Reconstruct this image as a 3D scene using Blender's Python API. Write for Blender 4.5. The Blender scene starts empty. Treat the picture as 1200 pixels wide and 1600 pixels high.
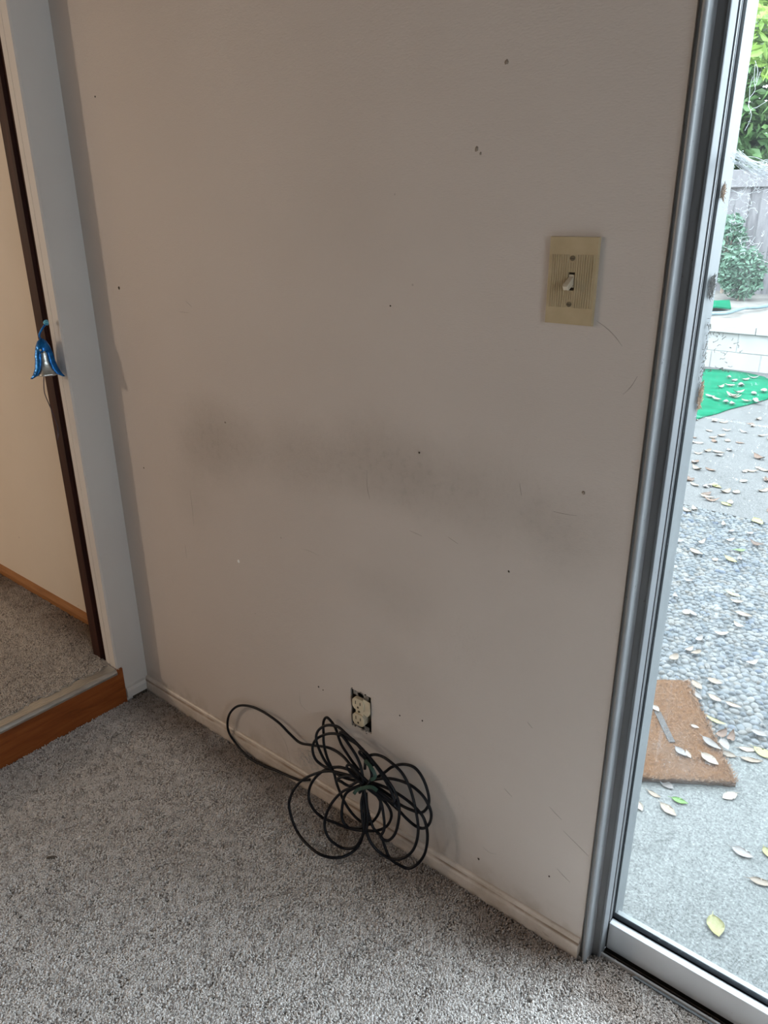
import bpy, bmesh, math, random
from mathutils import Vector, Matrix, noise as mnoise

# ------------------------------------------------------------------ camera, light, exposure
SC = bpy.context.scene
COL = SC.collection
YAW, PITCH, ROLL, FPX = 0.688475, 0.381313, -0.008621, 1178.79
CAM = Vector((1.71611, -0.99712, 1.29633))
fw = Vector((-math.sin(YAW) * math.cos(PITCH), math.cos(YAW) * math.cos(PITCH), -math.sin(PITCH)))
r0 = Vector((math.cos(YAW), math.sin(YAW), 0))
u0 = r0.cross(fw)
rt = math.cos(ROLL) * r0 + math.sin(ROLL) * u0
up = -math.sin(ROLL) * r0 + math.cos(ROLL) * u0
cam_d = bpy.data.cameras.new('camera')
cam = bpy.data.objects.new('camera', cam_d)
COL.objects.link(cam)
cam.matrix_world = Matrix(((rt.x, up.x, -fw.x, CAM.x), (rt.y, up.y, -fw.y, CAM.y), (rt.z, up.z, -fw.z, CAM.z), (0, 0, 0, 1)))
cam_d.sensor_fit = 'VERTICAL'
cam_d.sensor_height = 24.0
cam_d.lens = FPX / 1600 * 24.0
cam_d.clip_start = 0.02
SC.camera = cam

SKY = 10.5
world = bpy.data.worlds.new('overcast_sky')
SC.world = world
world.use_nodes = True
bg = world.node_tree.nodes['Background']
bg.inputs[0].default_value = (0.79, 0.905, 1.0, 1)
bg.inputs[1].default_value = SKY

def area_light(name, loc, rot, sx, sy, power, color, portal=False):
    l = bpy.data.lights.new(name, 'AREA')
    l.shape = 'RECTANGLE'; l.size = sx; l.size_y = sy; l.energy = power; l.color = color
    o = bpy.data.objects.new(name, l); COL.objects.link(o)
    o.location = loc; o.rotation_euler = rot
    if portal: l.cycles.is_portal = True
    return o
PI = math.pi
# sky light comes in through the sliding door and through an added side window out of frame
area_light('door_daylight_portal', (2.28, 0.20, 1.02), (-PI / 2, 0, 0), 1.9, 2.1, 1, (1, 1, 1), True)
area_light('added_window_portal', (4.12, -1.6, 1.45), (0, PI / 2, 0), 0.8, 0.9, 1, (1, 1, 1), True)
# warm lamp of the raised room next door, shining through the doorway
ll = bpy.data.lights.new('next_room_lamp', 'POINT')
ll.energy = 55; ll.color = (1.0, 0.82, 0.64); ll.shadow_soft_size = 0.07
lo = bpy.data.objects.new('next_room_lamp', ll); COL.objects.link(lo)
lo.location = (-1.94, -2.38, 1.5)

SC.view_settings.view_transform = 'Standard'
SC.view_settings.look = 'None'
SC.view_settings.gamma = 1.0
SC.view_settings.use_curve_mapping = False
SC.view_settings.exposure = 0.17
SC.cycles.use_denoising = True
SC.cycles.max_bounces = 9
SC.cycles.diffuse_bounces = 6
SC.cycles.transparent_max_bounces = 16

rng = random.Random(11)

# ------------------------------------------------------------------ pixel helpers (photo frame 1200x1600)
def ray(px, py):
    return fw + rt * ((px - 600) / FPX) - up * ((py - 800) / FPX)
def at(px, py, axis, val):
    d = ray(px, py)
    return CAM + d * ((val - CAM[axis]) / d[axis])
def proj(P):
    d = Vector(P) - CAM
    z = d.dot(fw)
    return 600 + FPX * d.dot(rt) / z, 800 - FPX * d.dot(up) / z, z

# ------------------------------------------------------------------ materials
class NT:
    def __init__(s, name):
        s.m = bpy.data.materials.new(name); s.m.use_nodes = True
        s.t = s.m.node_tree; s.t.nodes.clear()
        s.out = s.t.nodes.new('ShaderNodeOutputMaterial')
    def n(s, typ, **kw):
        nd = s.t.nodes.new('ShaderNode' + typ)
        for k, v in kw.items():
            if k.startswith('i_'):
                key = k[2:]
                key = int(key) if key.isdigit() else key.replace('_', ' ')
                s.inp(nd, key, v)
            else: setattr(nd, k, v)
        return nd
    def inp(s, nd, key, v):
        if isinstance(v, bpy.types.NodeSocket): s.t.links.new(v, nd.inputs[key])
        elif hasattr(v, 'outputs'): s.t.links.new(v.outputs[0], nd.inputs[key])
        else:
            sock = nd.inputs[key]
            if sock.type == 'RGBA' and len(v) == 3: v = (*v, 1)
            sock.default_value = v
    def math(s, op, a, b=0.0, clamp=False):
        nd = s.n('Math', operation=op, use_clamp=clamp); s.inp(nd, 0, a); s.inp(nd, 1, b)
        return nd.outputs[0]
    def pos(s):
        return s.n('NewGeometry').outputs['Position']
    def obj(s):
        return s.n('TexCoord').outputs['Object']
    def noise(s, vec, scale, detail=3, rough=0.5, dist=0.0):
        nd = s.n('TexNoise'); s.inp(nd, 'Vector', vec)
        nd.inputs['Scale'].default_value = scale; nd.inputs['Detail'].default_value = detail
        nd.inputs['Roughness'].default_value = rough; nd.inputs['Distortion'].default_value = dist
        return nd.outputs['Fac']
    def ramp(s, fac, stops):
        nd = s.n('ValToRGB'); s.inp(nd, 0, fac)
        e = nd.color_ramp.elements
        while len(e) < len(stops): e.new(0.5)
        for el, (p, c) in zip(e, stops):
            el.position = p; el.color = (*c, 1) if len(c) == 3 else c
        return nd.outputs[0]
    def mix(s, fac, a, b, mode='MIX'):
        nd = s.n('Mix', data_type='RGBA', blend_type=mode)
        s.inp(nd, 0, fac); s.inp(nd, 6, a); s.inp(nd, 7, b)
        return nd.outputs[2]
    def mapr(s, v, a, b, c=0.0, d=1.0, smooth=True):
        nd = s.n('MapRange', interpolation_type='SMOOTHSTEP' if smooth else 'LINEAR')
        s.inp(nd, 0, v)
        for i, x in enumerate((a, b, c, d)): nd.inputs[i + 1].default_value = x
        return nd.outputs[0]
    def vscale(s, vec, sc):
        nd = s.n('Mapping'); s.inp(nd, 'Vector', vec); nd.inputs['Scale'].default_value = sc
        return nd.outputs[0]
    def bsdf(s, color, rough=0.6, metal=0.0, bump=None, bstr=0.2, bdist=0.002, spec=0.5, **kw):
        b = s.n('BsdfPrincipled'); s.inp(b, 'Base Color', color); s.inp(b, 'Roughness', rough)
        b.inputs['Metallic'].default_value = metal
        b.inputs['Specular IOR Level'].default_value = spec
        for k, v in kw.items(): s.inp(b, k.replace('_', ' '), v)
        if bump is not None:
            bn = s.n('Bump'); s.inp(bn, 'Height', bump); bn.inputs['Strength'].default_value = bstr
            bn.inputs['Distance'].default_value = bdist
            s.t.links.new(bn.outputs[0], b.inputs['Normal'])
        return b
    def done(s, sh):
        s.t.links.new(sh.outputs[0] if hasattr(sh, 'outputs') else sh, s.out.inputs[0])
        return s.m

M = {}
def simple(name, c1, c2, scale, rough=0.6, metal=0.0, bstr=0.0, bscale=None, detail=4, spec=0.5, vs=(1, 1, 1)):
    t = NT(name)
    p = t.vscale(t.obj(), vs)
    f = t.noise(p, scale, detail)
    col = t.ramp(f, [(0.3, c1), (0.7, c2)])
    bump = t.noise(p, bscale or scale * 3, 3) if bstr else None
    M[name] = t.done(t.bsdf(col, rough, metal, bump, bstr, spec=spec))
    return M[name]

def wall_px(px, py):
    p = at(px, py, 1, 0.0); return p.x, p.z

# painted main wall with grubby patches, specks and scratches
def wall_material():
    t = NT('wall_paint')
    P = t.pos()
    sep = t.n('SeparateXYZ'); t.inp(sep, 0, P)
    X, Z = sep.outputs[0], sep.outputs[2]
    base = t.ramp(t.noise(P, 2.2, 3), [(0.3, (0.55, 0.485, 0.44)), (0.7, (0.585, 0.52, 0.475))])
    grime = None
    # (px, py, half width m, half height m, strength)
    blobs = [(335, 690, .16, .12, .62), (460, 715, .20, .10, .42), (600, 725, .20, .11, .55), (740, 775, .19, .11, .42),
             (880, 835, .12, .10, .40), (610, 930, .16, .08, .22), (300, 760, .10, .16, .22),
             (560, 350, .35, .14, .10), (430, 1150, .05, .05, .25), (690, 1300, .08, .10, .30), (640, 1060, .15, .12, .14)]
    n1 = t.noise(P, 14, 5, 0.6)
    for (px, py, hw, hh, st) in blobs:
        cx, cz = wall_px(px, py)
        dx = t.math('MULTIPLY', t.math('SUBTRACT', X, cx), 1 / hw)
        dz = t.math('MULTIPLY', t.math('SUBTRACT', Z, cz), 1 / hh)
        d = t.math('SQRT', t.math('ADD', t.math('MULTIPLY', dx, dx), t.math('MULTIPLY', dz, dz)))
        d = t.math('ADD', d, t.math('MULTIPLY', t.math('SUBTRACT', n1, 0.5), 0.55))
        g = t.mapr(d, 1.15, 0.0, 0.0, st)
        grime = g if grime is None else t.math('ADD', grime, g)
    spk = t.mapr(t.noise(P, 60, 4, 0.7), 0.45, 0.75, 0.85, 1.25)
    grime = t.math('MULTIPLY', grime, spk, True)
    col = t.mix(t.math('MULTIPLY', grime, 0.80), base, (0.30, 0.255, 0.215))
    # fine scuffs: stretched thin noise lines
    sc = t.noise(t.vscale(P, (9, 1, 2.2)), 6, 5, 0.65, 1.5)
    line = t.math('ABSOLUTE', t.math('SUBTRACT', sc, 0.5))
    lm = t.math('MULTIPLY', t.mapr(line, 0.004, 0.0), t.mapr(t.noise(P, 3.1, 2), 0.55, 0.68))
    col = t.mix(t.math('MULTIPLY', lm, 0.55), col, (0.33, 0.28, 0.24))
    # tiny specks
    vo = t.n('TexVoronoi', feature='F1'); t.inp(vo, 'Vector', P); vo.inputs['Scale'].default_value = 22
    sp = t.math('MULTIPLY', t.mapr(vo.outputs['Distance'], 0.055, 0.03), t.mapr(t.noise(P, 9, 1), 0.60, 0.64))
    col = t.mix(t.math('MULTIPLY', sp, 0.5), col, (0.26, 0.22, 0.19))
    # soiled strip right above the baseboard
    low = t.math('MULTIPLY', t.mapr(Z, 0.10, 0.045), t.mapr(t.noise(P, 18, 4), 0.42, 0.62, 0, 0.5))
    col = t.mix(low, col, (0.40, 0.33, 0.27))
    bm = t.math('ADD', t.noise(P, 55, 4, 0.6), t.math('MULTIPLY', t.noise(t.vscale(P, (1, 1, 3)), 160, 3), 0.5))
    return t.done(t.bsdf(col, 0.55, 0, bm, 0.28, 0.003, spec=0.35))
M['wall_paint'] = wall_material()

def plain_paint(name, c1, c2):
    t = NT(name); P = t.pos()
    col = t.ramp(t.noise(P, 3, 4), [(0.3, c1), (0.7, c2)])
    vo = t.n('TexVoronoi', feature='F1'); t.inp(vo, 'Vector', P); vo.inputs['Scale'].default_value = 16
    sp = t.math('MULTIPLY', t.mapr(vo.outputs['Distance'], 0.07, 0.03), t.mapr(t.noise(P, 8, 1), 0.58, 0.62))
    col = t.mix(t.math('MULTIPLY', sp, 0.45), col, (0.28, 0.25, 0.22))
    M[name] = t.done(t.bsdf(col, 0.5, 0, t.noise(P, 60, 3), 0.1, 0.002, spec=0.35))
plain_paint('white_paint', (0.64, 0.60, 0.57), (0.69, 0.66, 0.63))
plain_paint('next_room_paint', (0.66, 0.59, 0.51), (0.70, 0.63, 0.55))

def base_paint():
    t = NT('baseboard_paint'); P = t.pos()
    col = t.ramp(t.noise(P, 12, 5, 0.7), [(0.32, (0.50, 0.42, 0.35)), (0.62, (0.66, 0.58, 0.52))])
    sep = t.n('SeparateXYZ'); t.inp(sep, 0, P)
    grit = t.math('MULTIPLY', t.mapr(sep.outputs[2], 0.014, 0.0), t.mapr(t.noise(P, 40, 4), 0.35, 0.6))
    col = t.mix(t.math('MULTIPLY', grit, 0.75), col, (0.16, 0.12, 0.09))
    crev = t.math('MULTIPLY', t.mapr(t.math('ABSOLUTE', t.math('SUBTRACT', sep.outputs[2], 0.0362)), 0.0028, 0.0004), t.mapr(t.noise(P, 14, 4), 0.35, 0.55, 0.25, 1.0))
    col = t.mix(t.math('MULTIPLY', crev, 0.75), col, (0.20, 0.12, 0.07))
    ck = t.math('MULTIPLY', t.mapr(t.noise(t.vscale(P, (1, 4, 6)), 26, 5, 0.7), 0.60, 0.68), 0.5)
    col = t.mix(ck, col, (0.30, 0.22, 0.15))
    M['baseboard_paint'] = t.done(t.bsdf(col, 0.45, 0, t.noise(P, 70, 4), 0.25, 0.002))
base_paint()

def wood(name, c1, c2, c3, rough, axis_scale, coat=0.0):
    t = NT(name); p = t.vscale(t.obj(), axis_scale)
    f = t.noise(p, 6, 6, 0.6, 0.6)
    col = t.ramp(f, [(0.25, c1), (0.5, c2), (0.78, c3)])
    M[name] = t.done(t.bsdf(col, rough, 0, f, 0.15, 0.001, spec=0.25, Coat_Weight=coat, Coat_Roughness=0.15))
wood('riser_wood', (0.15, 0.042, 0.012), (0.28, 0.078, 0.020), (0.37, 0.12, 0.032), 0.42, (5, 1.2, 9))
wood('dark_wood', (0.018, 0.005, 0.0035), (0.038, 0.011, 0.007), (0.066, 0.019, 0.011), 0.6, (10, 10, 0.8), 0.0)
wood('oak_trim', (0.20, 0.085, 0.03), (0.30, 0.135, 0.05), (0.38, 0.18, 0.07), 0.4, (1, 8, 12))
wood('fence_wood', (0.0952, 0.0910, 0.0952), (0.1386, 0.1302, 0.1344), (0.1820, 0.1736, 0.1736), 0.85, (6, 6, 0.9))
wood('bark', (0.10, 0.08, 0.06), (0.18, 0.14, 0.11), (0.26, 0.21, 0.16), 0.9, (6, 6, 1.5))

def aluminium(name, c1, c2, rough, dirt):
    t = NT(name); P = t.pos()
    col = t.ramp(t.noise(P, 7, 4), [(0.3, c1), (0.7, c2)])
    dn = t.noise(P, 130, 3, 0.6)
    dm = t.math('MULTIPLY', t.mapr(dn, 0.67, 0.72), t.mapr(t.noise(P, 7, 2), 0.46, 0.6))
    col = t.mix(t.math('MULTIPLY', dm, dirt), col, (0.07, 0.06, 0.05))
    M[name] = t.done(t.bsdf(col, rough, 0.0, None, spec=0.6))
aluminium('frame_metal', (0.24, 0.245, 0.255), (0.285, 0.29, 0.30), 0.42, 0.8)
aluminium('rail_metal', (0.52, 0.525, 0.54), (0.58, 0.585, 0.60), 0.42, 0.8)
aluminium('flange_metal', (0.15, 0.155, 0.165), (0.18, 0.185, 0.195), 0.55, 0.8)
aluminium('frame_recess', (0.125, 0.12, 0.12), (0.16, 0.155, 0.155), 0.5, 0.8)
aluminium('frame_metal_worn', (0.30, 0.28, 0.27), (0.42, 0.40, 0.39), 0.5, 1.0)
aluminium('frame_outer', (0.1084, 0.1162, 0.1222), (0.1241, 0.1318, 0.1356), 0.5, 1.0)
aluminium('sill_metal', (0.1667, 0.1775, 0.1775), (0.1936, 0.2018, 0.1992), 0.55, 0.7)
simple('black_rubber', (0.003, 0.004, 0.005), (0.006, 0.007, 0.009), 60, 0.8, spec=0.06)
simple('track_dirt', (0.010, 0.008, 0.006), (0.05, 0.03, 0.018), 70, 0.9, bstr=0.4)
simple('nosing_metal', (0.50, 0.50, 0.48), (0.60, 0.60, 0.58), 30, 0.34, 0.85)
simple('ivory_plate', (0.44, 0.34, 0.20), (0.50, 0.39, 0.24), 40, 0.35)
simple('ivory_toggle', (0.60, 0.52, 0.40), (0.66, 0.58, 0.46), 40, 0.3)
simple('ivory_socket', (0.56, 0.48, 0.34), (0.66, 0.57, 0.42), 60, 0.4)
simple('screw_metal', (0.10, 0.08, 0.05), (0.22, 0.18, 0.12), 200, 0.4, 0.6)
simple('strap_metal', (0.22, 0.20, 0.18), (0.45, 0.42, 0.40), 150, 0.45, 0.7)
simple('box_dark', (0.012, 0.012, 0.012), (0.04, 0.038, 0.035), 60, 0.7)
simple('slot_dark', (0.03, 0.02, 0.012), (0.06, 0.045, 0.03), 60, 0.7)
simple('hole_dark', (0.03, 0.022, 0.016), (0.10, 0.075, 0.055), 300, 0.9)
simple('scratch_tan', (0.33, 0.28, 0.245), (0.42, 0.365, 0.325), 120, 0.9)
simple('chip_tan', (0.24, 0.19, 0.15), (0.36, 0.30, 0.25), 300, 0.9)
simple('cable_black', (0.003, 0.0035, 0.006), (0.006, 0.007, 0.011), 40, 0.45, spec=0.25)
simple('green_tie', (0.014, 0.045, 0.032), (0.028, 0.078, 0.055), 90, 0.5)
simple('foil_blue', (0.004, 0.10, 0.36), (0.01, 0.20, 0.58), 90, 0.22, 0.55, bstr=0.5, bscale=160)
simple('foil_silver', (0.52, 0.52, 0.50), (0.74, 0.74, 0.70), 70, 0.28, 0.75, bstr=0.4, bscale=150)
simple('glitter', (0.03, 0.30, 0.60), (0.25, 0.75, 0.95), 500, 0.15, 0.7, bstr=0.8, bscale=900)
simple('thread', (0.04, 0.03, 0.05), (0.08, 0.06, 0.08), 50, 0.7)
def web_mat():
    t = NT('web')
    d = t.n('BsdfDiffuse'); d.inputs[0].default_value = (0.9, 0.9, 0.9, 1)
    tl = t.n('BsdfTranslucent'); t.inp(tl, 0, t.ramp(t.noise(t.obj(), 80), [(0.3, (0.85, 0.86, 0.88)), (0.7, (0.95, 0.95, 0.95))]))
    mx = t.n('MixShader'); mx.inputs[0].default_value = 0.6
    t.t.links.new(d.outputs[0], mx.inputs[1]); t.t.links.new(tl.outputs[0], mx.inputs[2])
    M['web'] = t.done(mx)
web_mat()
simple('fluff_brown', (0.2100, 0.1190, 0.0630), (0.4340, 0.2940, 0.1890), 300, 0.95)
simple('fluff_dark', (0.0350, 0.0315, 0.0280), (0.1540, 0.1330, 0.1120), 300, 0.95)
simple('lint', (0.30, 0.29, 0.27), (0.5, 0.48, 0.46), 200, 0.95)
simple('pale_bit', (0.75, 0.74, 0.72), (0.85, 0.84, 0.82), 200, 0.8)
simple('ceiling_paint', (0.2604, 0.2356, 0.2046), (0.2852, 0.2604, 0.2294), 4, 0.8)
simple('blocker_siding', (0.10, 0.085, 0.07), (0.14, 0.12, 0.10), 6, 0.8)
simple('panel_wall', (0.3400, 0.2805, 0.2210), (0.3910, 0.3230, 0.2550), 3, 0.6)
simple('soil', (0.0980, 0.0875, 0.0770), (0.1540, 0.1400, 0.1260), 9, 0.95, bstr=0.6, bscale=60)
simple('block_white', (0.2268, 0.2205, 0.2110), (0.2646, 0.2583, 0.2489), 5, 0.8, bstr=0.2, bscale=40)
simple('hose_blue', (0.0784, 0.1225, 0.1372), (0.1176, 0.1666, 0.1813), 20, 0.5)
simple('tree_green', (0.0217, 0.0693, 0.0154), (0.0868, 0.1561, 0.0434), 2.2, 0.6)
simple('tree_bright', (0.0952, 0.1995, 0.0217), (0.1953, 0.2863, 0.0518), 5, 0.55)
simple('shrub_green', (0.0434, 0.0952, 0.0609), (0.0868, 0.1561, 0.1043), 4, 0.6)

def concrete(name, c1, c2, c3, crack):
    t = NT(name); P = t.pos()
    f = t.noise(P, 3.0, 5, 0.6)
    col = t.ramp(f, [(0.25, c1), (0.5, c2), (0.75, c3)])
    g = t.noise(P, 210, 4, 0.75)
    dk = tuple(v * 0.45 for v in c1); lt = tuple(v * 1.65 for v in c3)
    col = t.mix(t.mapr(g, 0.50, 0.36, 0.0, 0.85), col, dk)
    col = t.mix(t.mapr(g, 0.52, 0.66, 0.0, 0.85), col, lt)
    n = t.noise(t.vscale(P, (1, 0.6, 1)), 1.6, 6, 0.6, 0.4)
    ln = t.mapr(t.math('ABSOLUTE', t.math('SUBTRACT', n, 0.5)), 0.0022, 0.0)
    col = t.mix(t.math('MULTIPLY', ln, crack), col, tuple(v * 0.4 for v in c1))
    M[name] = t.done(t.bsdf(col, 0.9, 0, g, 0.3, 0.002, spec=0.15))
concrete('patio_concrete', (0.0882, 0.0924, 0.0890), (0.1025, 0.1058, 0.1025), (0.1142, 0.1168, 0.1134), 0.5)
concrete('far_concrete', (0.0729, 0.0722, 0.0699), (0.0833, 0.0818, 0.0796), (0.0930, 0.0908, 0.0878), 0.5)
simple('pebble_mortar', (0.0420, 0.0455, 0.0455), (0.0700, 0.0735, 0.0735), 60, 0.95, bstr=0.4)

def pebble_mat():
    t = NT('pebble_stone')
    oi = t.n('ObjectInfo').outputs['Random']
    P = t.pos()
    vo = t.n('TexVoronoi', feature='F1'); t.inp(vo, 'Vector', P); vo.inputs['Scale'].default_value = 34
    rnd = t.n('SeparateColor'); t.inp(rnd, 0, vo.outputs['Color'])
    v = t.math('FRACT', t.math('ADD', rnd.outputs[0], oi))
    nd_stops = [(0.0, (0.0537, 0.0640, 0.0723)), (0.25, (0.0786, 0.0847, 0.0889)), (0.55, (0.0992, 0.1013, 0.1013)), (0.72, (0.0950, 0.0889, 0.0806)), (0.86, (0.1240, 0.1240, 0.1199)), (1.0, (0.0454, 0.0579, 0.0786))]
    col = t.ramp(v, nd_stops)
    M['pebble_stone'] = t.done(t.bsdf(col, 0.7, 0, t.noise(P, 200, 3), 0.15, 0.001, spec=0.3))
pebble_mat()

def coir():
    t = NT('coir'); P = t.obj()
    f = t.noise(P, 110, 5, 0.8)
    col = t.ramp(f, [(0.28, (0.0357, 0.0155, 0.0059)), (0.52, (0.1011, 0.0476, 0.0202)), (0.78, (0.1606, 0.0892, 0.0446))])
    col = t.mix(t.mapr(t.noise(P, 7, 3), 0.45, 0.65, 0, 0.4), col, (0.0952, 0.0595, 0.0387))
    M['coir'] = t.done(t.bsdf(col, 0.95, 0, f, 0.9, 0.006, spec=0.1))
coir()
simple('coir_fibre', (0.0910, 0.0420, 0.0175), (0.1820, 0.0980, 0.0490), 90, 0.95)
simple('mat_print', (0.0245, 0.0231, 0.0224), (0.0525, 0.0455, 0.0420), 160, 0.95, bstr=0.6, bscale=200)

def turf():
    t = NT('green_turf'); P = t.obj()
    f = t.noise(t.vscale(P, (1, 2.5, 1)), 5, 4)
    col = t.ramp(f, [(0.3, (0.0012, 0.070, 0.034)), (0.7, (0.003, 0.100, 0.052))])
    M['green_turf'] = t.done(t.bsdf(col, 0.9, 0, t.noise(P, 70, 3), 0.3, 0.004, spec=0.05))
turf()

def leaf_mat(name, stops, rough=0.55):
    t = NT(name); oi = t.n('ObjectInfo').outputs['Random']
    f = t.noise(t.obj(), 45, 4, 0.6)
    v = t.math('ADD', t.math('MULTIPLY', f, 0.5), t.math('MULTIPLY', oi, 0.5))
    M[name] = t.done(t.bsdf(t.ramp(v, stops), rough, 0, t.noise(t.obj(), 120, 2), 0.2, 0.001))
leaf_mat('leaf_dry', [(0.2, (0.1193, 0.0859, 0.0573)), (0.5, (0.1623, 0.1289, 0.0955)), (0.8, (0.1910, 0.1671, 0.1384))])
leaf_mat('leaf_yellow', [(0.2, (0.1480, 0.1384, 0.0430)), (0.8, (0.1862, 0.1766, 0.0812))])
leaf_mat('leaf_green', [(0.2, (0.0525, 0.1384, 0.0143)), (0.8, (0.0859, 0.1719, 0.0286))])
leaf_mat('leaf_brown', [(0.2, (0.0477, 0.0217, 0.0095)), (0.8, (0.1003, 0.0525, 0.0286))])
leaf_mat('leaf_greyish', [(0.2, (0.1003, 0.0859, 0.0790)), (0.8, (0.1480, 0.1337, 0.1241))])

def carpet_mat(name, tint):
    t = NT(name)
    at_ = t.n('Attribute', attribute_type='GEOMETRY', attribute_name='tone').outputs['Fac']
    oi = t.math('FRACT', t.math('ADD', at_, t.n('ObjectInfo').outputs['Random'])); P = t.pos()
    c = lambda v: tuple(a * b for a, b in zip(v, tint))
    col = t.ramp(oi, [(0.0, c((0.30, 0.28, 0.27))), (0.25, c((0.64, 0.62, 0.61))), (0.55, c((0.86, 0.855, 0.855))), (1.0, c((0.96, 0.96, 0.965)))])
    patch = t.mapr(t.noise(P, 4.5, 4, 0.6), 0.54, 0.74, 0, 0.36)
    col = t.mix(patch, col, t.mix(1.0, col, (0.60, 0.57, 0.55), 'MULTIPLY'))
    # wall shade painted into the carpet as a darker band along its edge
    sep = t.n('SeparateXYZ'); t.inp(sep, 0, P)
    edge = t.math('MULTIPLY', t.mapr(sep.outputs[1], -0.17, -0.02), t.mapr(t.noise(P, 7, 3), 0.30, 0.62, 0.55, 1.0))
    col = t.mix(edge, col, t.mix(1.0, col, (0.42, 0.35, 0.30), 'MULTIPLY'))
    b = t.bsdf(col, 0.9, 0, None, spec=0.15, Sheen_Weight=0.25, Sheen_Roughness=0.5)
    tl = t.n('BsdfTranslucent'); t.inp(tl, 0, col)
    mx = t.n('MixShader'); mx.inputs[0].default_value = 0.10
    t.t.links.new(b.outputs[0], mx.inputs[1]); t.t.links.new(tl.outputs[0], mx.inputs[2])
    M[name] = t.done(mx)
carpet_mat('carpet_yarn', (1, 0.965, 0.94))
carpet_mat('carpet_yarn_next', (0.86, 0.79, 0.72))
simple('carpet_backing', (0.30, 0.275, 0.26), (0.46, 0.43, 0.41), 120, 0.95, bstr=0.8, bscale=260)

def glass_mat():
    t = NT('dusty_glass')
    tr = t.n('BsdfTransparent'); tr.inputs[0].default_value = (0.965, 0.985, 0.985, 1)
    gl = t.n('BsdfGlossy'); gl.inputs['Roughness'].default_value = 0.02
    lw = t.n('LayerWeight'); lw.inputs[0].default_value = 0.5
    sch = t.math('ADD', t.math('MULTIPLY', t.math('POWER', lw.outputs['Facing'], 5.0), 0.9), 0.035)
    m1 = t.n('MixShader'); t.inp(m1, 0, sch); t.t.links.new(tr.outputs[0], m1.inputs[1]); t.t.links.new(gl.outputs[0], m1.inputs[2])
    du = t.n('BsdfTranslucent'); du.inputs[0].default_value = (0.9, 0.92, 0.92, 1)
    P = t.pos()
    sep = t.n('SeparateXYZ'); t.inp(sep, 0, P)
    dust = t.mapr(t.noise(P, 5, 5, 0.7), 0.3, 0.75, 0.003, 0.016)
    speck = t.math('MULTIPLY', t.mapr(t.noise(P, 240, 2), 0.66, 0.72), t.mapr(t.noise(P, 6, 2), 0.4, 0.6, 0.02, 0.12))
    # streaks where water ran down
    streak = t.mapr(t.noise(t.vscale(P, (1, 1, 0.04)), 60, 3), 0.60, 0.72, 0, 0.025)
    fac = t.math('ADD', dust, t.math('ADD', speck, streak), True)
    m2 = t.n('MixShader'); t.inp(m2, 0, fac); t.t.links.new(m1.outputs[0], m2.inputs[1]); t.t.links.new(du.outputs[0], m2.inputs[2])
    M['dusty_glass'] = t.done(m2)
glass_mat()

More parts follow.
